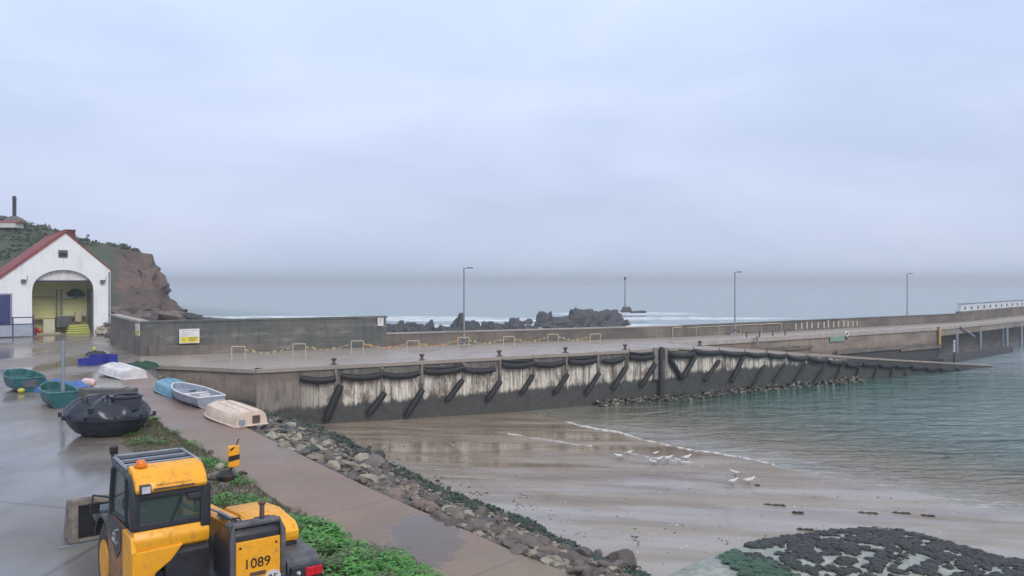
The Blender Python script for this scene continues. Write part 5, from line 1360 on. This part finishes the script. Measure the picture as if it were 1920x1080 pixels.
# cab lower body
mb=MB(); mb.prism([(-.06,1.56),(-.12,1.45),(-.10,1.3),(.02,1.22),(.1,1.5),(.05,1.57)],.02,CW+.02,'x'); mb.build('rear_sill',Yl,th,bevel=.03,smooth=True)
mb=MB(); mb.prism([(-.08,1.5),(-.14,1.3),(-.02,.95),(.1,.72),(.45,.72),(.45,1.5)],-.02,.05,'x'); mb.prism([(.0,1.3),(.66,1.32),(.5,1.12),(.3,.98),(.12,.6),(-.02,.5)],-.13,-.03,'y'); mb.build('rear_quarter_panel',Yl,th,bevel=.02)
mb=MB(); mb.prism([(.46,1.52),(.46,.75),(.62,.6),(1.3,.6),(1.44,1.0),(1.46,1.48)],-.03,.03,'x'); dr=mb.build('door',pmat('mud_stained_yellow',(.42,.2,.07),(.16,.1,.08),3.5,.6,.2),th,bevel=.015)
mb=MB(); mb.prism([(.46,1.56),(.46,1.2),(.72,1.02),(1.05,1.15),(1.3,1.3),(1.46,1.5)],-.042,-.031,'x'); mb.build('door_trim',Dk,dr)
mb=MB(); mb.tube([(-.06,.52,1.3),(-.1,.52,1.3),(-.1,.52,1.48),(-.06,.52,1.48)],.012,6); mb.build('handle',M['steel'],dr)
mb=MB(); mb.box(-.045,-.043,.75,1.05,1.2,1.26); mb.box(-.045,-.043,.8,1.0,1.3,1.33); mb.build('decal',M['hullwhite'],dr)
mb=MB(); mb.box(.06,.98,.3,1.3,.6,1.2); mb.build('cab_base',Dk,th)
# black shrouding between cab and boom tail
mb=MB(); mb.prism([(-.1,.6),(-.12,1.2),(.2,1.45),(.9,1.45),(.9,.5)],.42,1.02,'x'); mb.build('inner_frame',Dk,th,bevel=.02)
# front/rear mudguards
for (x0,x1,y) in ((-.02,.46,1.95),):
    mb=MB(); pts=[(y+.72*math.cos(a),.62+.72*math.sin(a)) for a in [PI*(.12+.76*k/10) for k in range(11)]]; inn=[(y+.68*math.cos(a),.62+.68*math.sin(a)) for a in [PI*(.12+.76*k/10) for k in range(11)]]
    mb.prism(pts+list(reversed(inn)),x0,x1,'x'); mb.build('mudguard',Dk,th)
mb=MB(); mb.prism([(-.88,.78),(-.84,.98),(-.72,1.05),(.15,1.05),(.3,.95),(.3,.9),(.14,1.0),(-.7,1.0),(-.79,.95),(-.82,.78)],1.88,2.36,'x'); mb.build('mudguard',Gp,th,bevel=.01)
# tail section: boom pivot box with yellow plate 1089
bx0,bx1=1.08,1.82; by=-.86
mb=MB(); mb.prism([(by+.03,.55),(by,1.5),(by+.1,1.62),(by+.3,1.62),(by+.8,1.35),(by+.8,.55)],bx0,bx1,'x'); mb.build('boom_pivot_frame',Dk,th,bevel=.03,smooth=True)
mb=MB(); mb.box(bx0+.06,bx1-.06,by-.035,by-.0,.5,1.42); tp_=mb.build('tail_panel',Yl,th,bevel=.012)
mb=MB(); mb.tube([(bx0+.02,by-.03,.5),(bx0+.02,by-.03,1.5),(bx0+.05,by+.04,1.63),(bx1-.05,by+.04,1.63),(bx1-.02,by-.03,1.5),(bx1-.02,by-.03,.5)],.04,8); mb.build('guard_frame',Gp,th,smooth=True)
for x in (bx0+.12,bx1-.12): mb=MB(); mb.tube([(x,by-.045,1.34),(x,by-.034,1.34)],.018,8); mb.build('bolt',Dk,tp_)
def text(body,size,loc,mat,parent,rot=(PI/2,0,0),name='lettering',ext=.003):
    cu=bpy.data.curves.new('lettering','FONT'); cu.body=body; cu.size=size; cu.extrude=ext; cu.align_x='CENTER'; cu.align_y='CENTER'; cu.offset=0
    t_=bpy.data.objects.new('lettering',cu); COL.objects.link(t_); dg=bpy.context.evaluated_depsgraph_get(); me=bpy.data.meshes.new_from_object(t_.evaluated_get(dg)); bpy.data.objects.remove(t_)
    me.materials.clear(); me.materials.append(mat); o=bpy.data.objects.new(name,me); COL.objects.link(o); o.parent=parent; o.location=loc; o.rotation_euler=rot; return o
text('1089',.19,((bx0+bx1)/2-.02,by-.045,1.10),M['ink'],tp_)
mb=MB(); mb.box((bx0+bx1)/2-.12,(bx0+bx1)/2+.1,by-.05,by-.036,.93,.98); mb.build('latch',M['rust'],tp_)
mb=MB(); mb.tube([(bx1-.17,by-.045,.84),(bx1-.17,by-.036,.84)],.12,24); dsc=mb.build('speed_disc',M['hullwhite'],tp_)
text('25',.14,(bx1-.17,by-.05,.85),M['ink'],tp_)
# boom
mb=MB(); mb.obox((1.46,-.75,1.34),(1.46,2.9,1.02),.3,.32); mb.build('boom',Yl,th,bevel=.02)
mb=MB(); mb.obox((1.46,2.85,1.02),(1.46,4.7,.9),.22,.24); mb.build('inner_boom',Gp,th,bevel=.02)
mb=MB(); mb.obox((1.46,4.6,.95),(1.46,5.2,.42),.22,.26); mb.build('boom_head',Dk,th,bevel=.02)
mb=MB(); mb.tube([(1.34,-.55,1.56),(1.36,.6,1.46)],.03,8); mb.tube([(1.36,.6,1.46),(1.38,1.5,1.35)],.018,8); mb.build('hydraulic_ram',M['steel'],th,smooth=True)
for k in range(3):
    mb=MB(); mb.tube([(1.28+.05*k,-.72,1.5),(1.22+.06*k,-.4,1.62),(1.3+.05*k,0,1.5),(1.34+.03*k,.6,1.42)],.014,6); mb.build('hose',M['black'],th,smooth=True)
mb=MB(); mb.tube([(1.62,-.55,1.55),(1.62,-.55,1.82)],.035,10); mb.lathe([(.05,0),(.06,.03),(.03,.05)],10,(1.62,-.55,1.8)); mb.build('exhaust_stub',M['rust'],th,smooth=True)
mb=MB(); mb.box(1.54,1.78,-.62,-.42,1.52,1.6); mb.build('pivot_bracket',M['rust'],th,bevel=.02)
# engine hood on the right
mb=MB(); mb.prism([(-.30,1.10),(-.34,1.26),(-.18,1.37),(.5,1.43),(1.2,1.36),(1.4,1.2),(1.4,1.05)],1.62,2.28,'x'); mb.build('engine_hood',Yl,th,bevel=.06,smooth=True)
mb=MB(); mb.prism([(-.25,.62),(-.31,1.095),(1.38,1.045),(1.3,.72),(1.0,.66)],1.66,2.24,'x'); mb.build('engine_bay',Dk,th,bevel=.02)
mb=MB()
for k in range(5): mb.box(1.72,2.18,-.325,-.31,.78+.05*k,.81+.05*k)
mb.build('grille',M['black'],th)
# tail lamps
for (x,zz) in ((2.14,.8),(.2,.55)):
    mb=MB(); mb.box(x-.24,x+.22,-.96,-.885,zz-.05,zz+.13); lb=mb.build('lamp_box',Dk,th,bevel=.01)
    mb=MB(); mb.box(x-.04,x+.21,-.985,-.961,zz-.02,zz+.11); mb.build('tail_light',M['redlens'],lb,bevel=.01)
    mb=MB(); mb.tube([(x-.14,-.98,zz+.05),(x-.14,-.961,zz+.05)],.03,10); mb.build('reversing_light',M['clearlens'],lb)
mb=MB(); mb.box(.4,1.85,-.95,-.7,.38,.6); mb.build('tow_frame',Dk,th,bevel=.02)
# mirrors
mirr=Vector((1.72,1.5,0))
mb=MB(); mb.tube([(1.0,1.2,1.9),(1.35,1.35,1.82),(1.74,1.5,1.72),(1.86,1.52,1.95)],.022,6); arm=mb.build('mirror_arm',Dk,th,smooth=True)
mb=MB(); mb.box(1.76,1.95,1.44,1.5,1.92,2.28); mm_=mb.build('mirror_back',Yl,arm,bevel=.03)
mb=MB(); mb.add([(1.765,1.434,2.02),(1.945,1.434,2.05),(1.945,1.434,2.13),(1.765,1.434,2.11)],[(0,1,2,3)]); mb.build('black_band',M['black'],mm_)
mb=MB(); mb.add([(1.77,1.434,2.2),(1.81,1.434,2.24),(1.88,1.434,2.27),(1.83,1.434,2.21)],[(0,1,2,3)]); mb.build('black_band',M['black'],mm_)
mb=MB(); mb.tube([(1.9,1.47,2.27),(1.94,1.47,2.38)],.01,5); mb.build('aerial',M['black'],mm_)
mb=MB(); mb.lathe([(.03,0),(.14,.04),(.17,.12),(.1,.2),(.02,.22)],14,(1.74,1.5,1.68)); mb.build('round_mirror',M['black'],arm,smooth=True)
mb=MB(); mb.tube([(.04,1.3,2.2),(.02,1.36,2.35),(.02,1.36,2.4)],.02,6); a2=mb.build('mirror_arm',Dk,th)
mb=MB(); mb.box(-.02,.10,1.34,1.4,2.38,2.52); mb.build('mirror_back',M['black'],a2,bevel=.03)
mb=MB(); mb.tube([(.0,1.35,1.75),(-.22,1.5,1.78),(-.24,1.5,1.6)],.018,6); a3=mb.build('mirror_arm',Dk,th)
mb=MB(); mb.box(-.27,-.13,1.47,1.51,1.5,1.68); mb.build('mirror_back',M['black'],a3,bevel=.02)
# bucket: steel box with frame rim, open towards the cab
by0,by1=5.2,5.62
mb=MB()
mb.prism([(by0,.72),(by0+.05,.86),(by1-.1,.80),(by1+.25,.06),(by1+.3,.02),(by0,.02),(by0,.1),(by1+.1,.1),(by1-.16,.72)],.0,2.3,'x')
mb.build('bucket_shell',M['beige'],th)
for x in (-.03,2.3): mb=MB(); mb.prism([(by0,.04),(by0,.84),(by1-.1,.8),(by1+.3,.03)],x,x+.03,'x'); mb.build('bucket_cheek',M['beige'],th)
mb=MB(); mb.box(0,.12,by0-.03,by0-.001,.05,.84); mb.box(.12,2.3,by0-.03,by0-.001,.74,.84); mb.box(.12,2.3,by0-.03,by0-.001,.04,.1); mb.build('bucket_frame',M['beige'],th,bevel=.01)
mb=MB(); mb.box(.13,2.28,by0+.03,by0+.05,.1,.74); mb.build('bucket_mouth_shade',M['black'],th)  # black sheet just inside the mouth; the interior's shade is put into colour
mb=MB(); mb.box(1.2,1.75,by0-.2,by0-.035,.3,1.0); mb.build('carriage',Dk,th,bevel=.02)
mb=MB(); mb.box(-.2,.6,by0-.1,by0-.04,.0,.03); mb.build('cutting_edge',M['steel'],th)
# side tank/teal box near front left
mb=MB(); mb.box(.05,.4,2.9,3.3,.98,1.18); mb.build('front_box',pmat('teal_grey_box',(.06,.09,.10),(.04,.06,.07),4),th,bevel=.03)
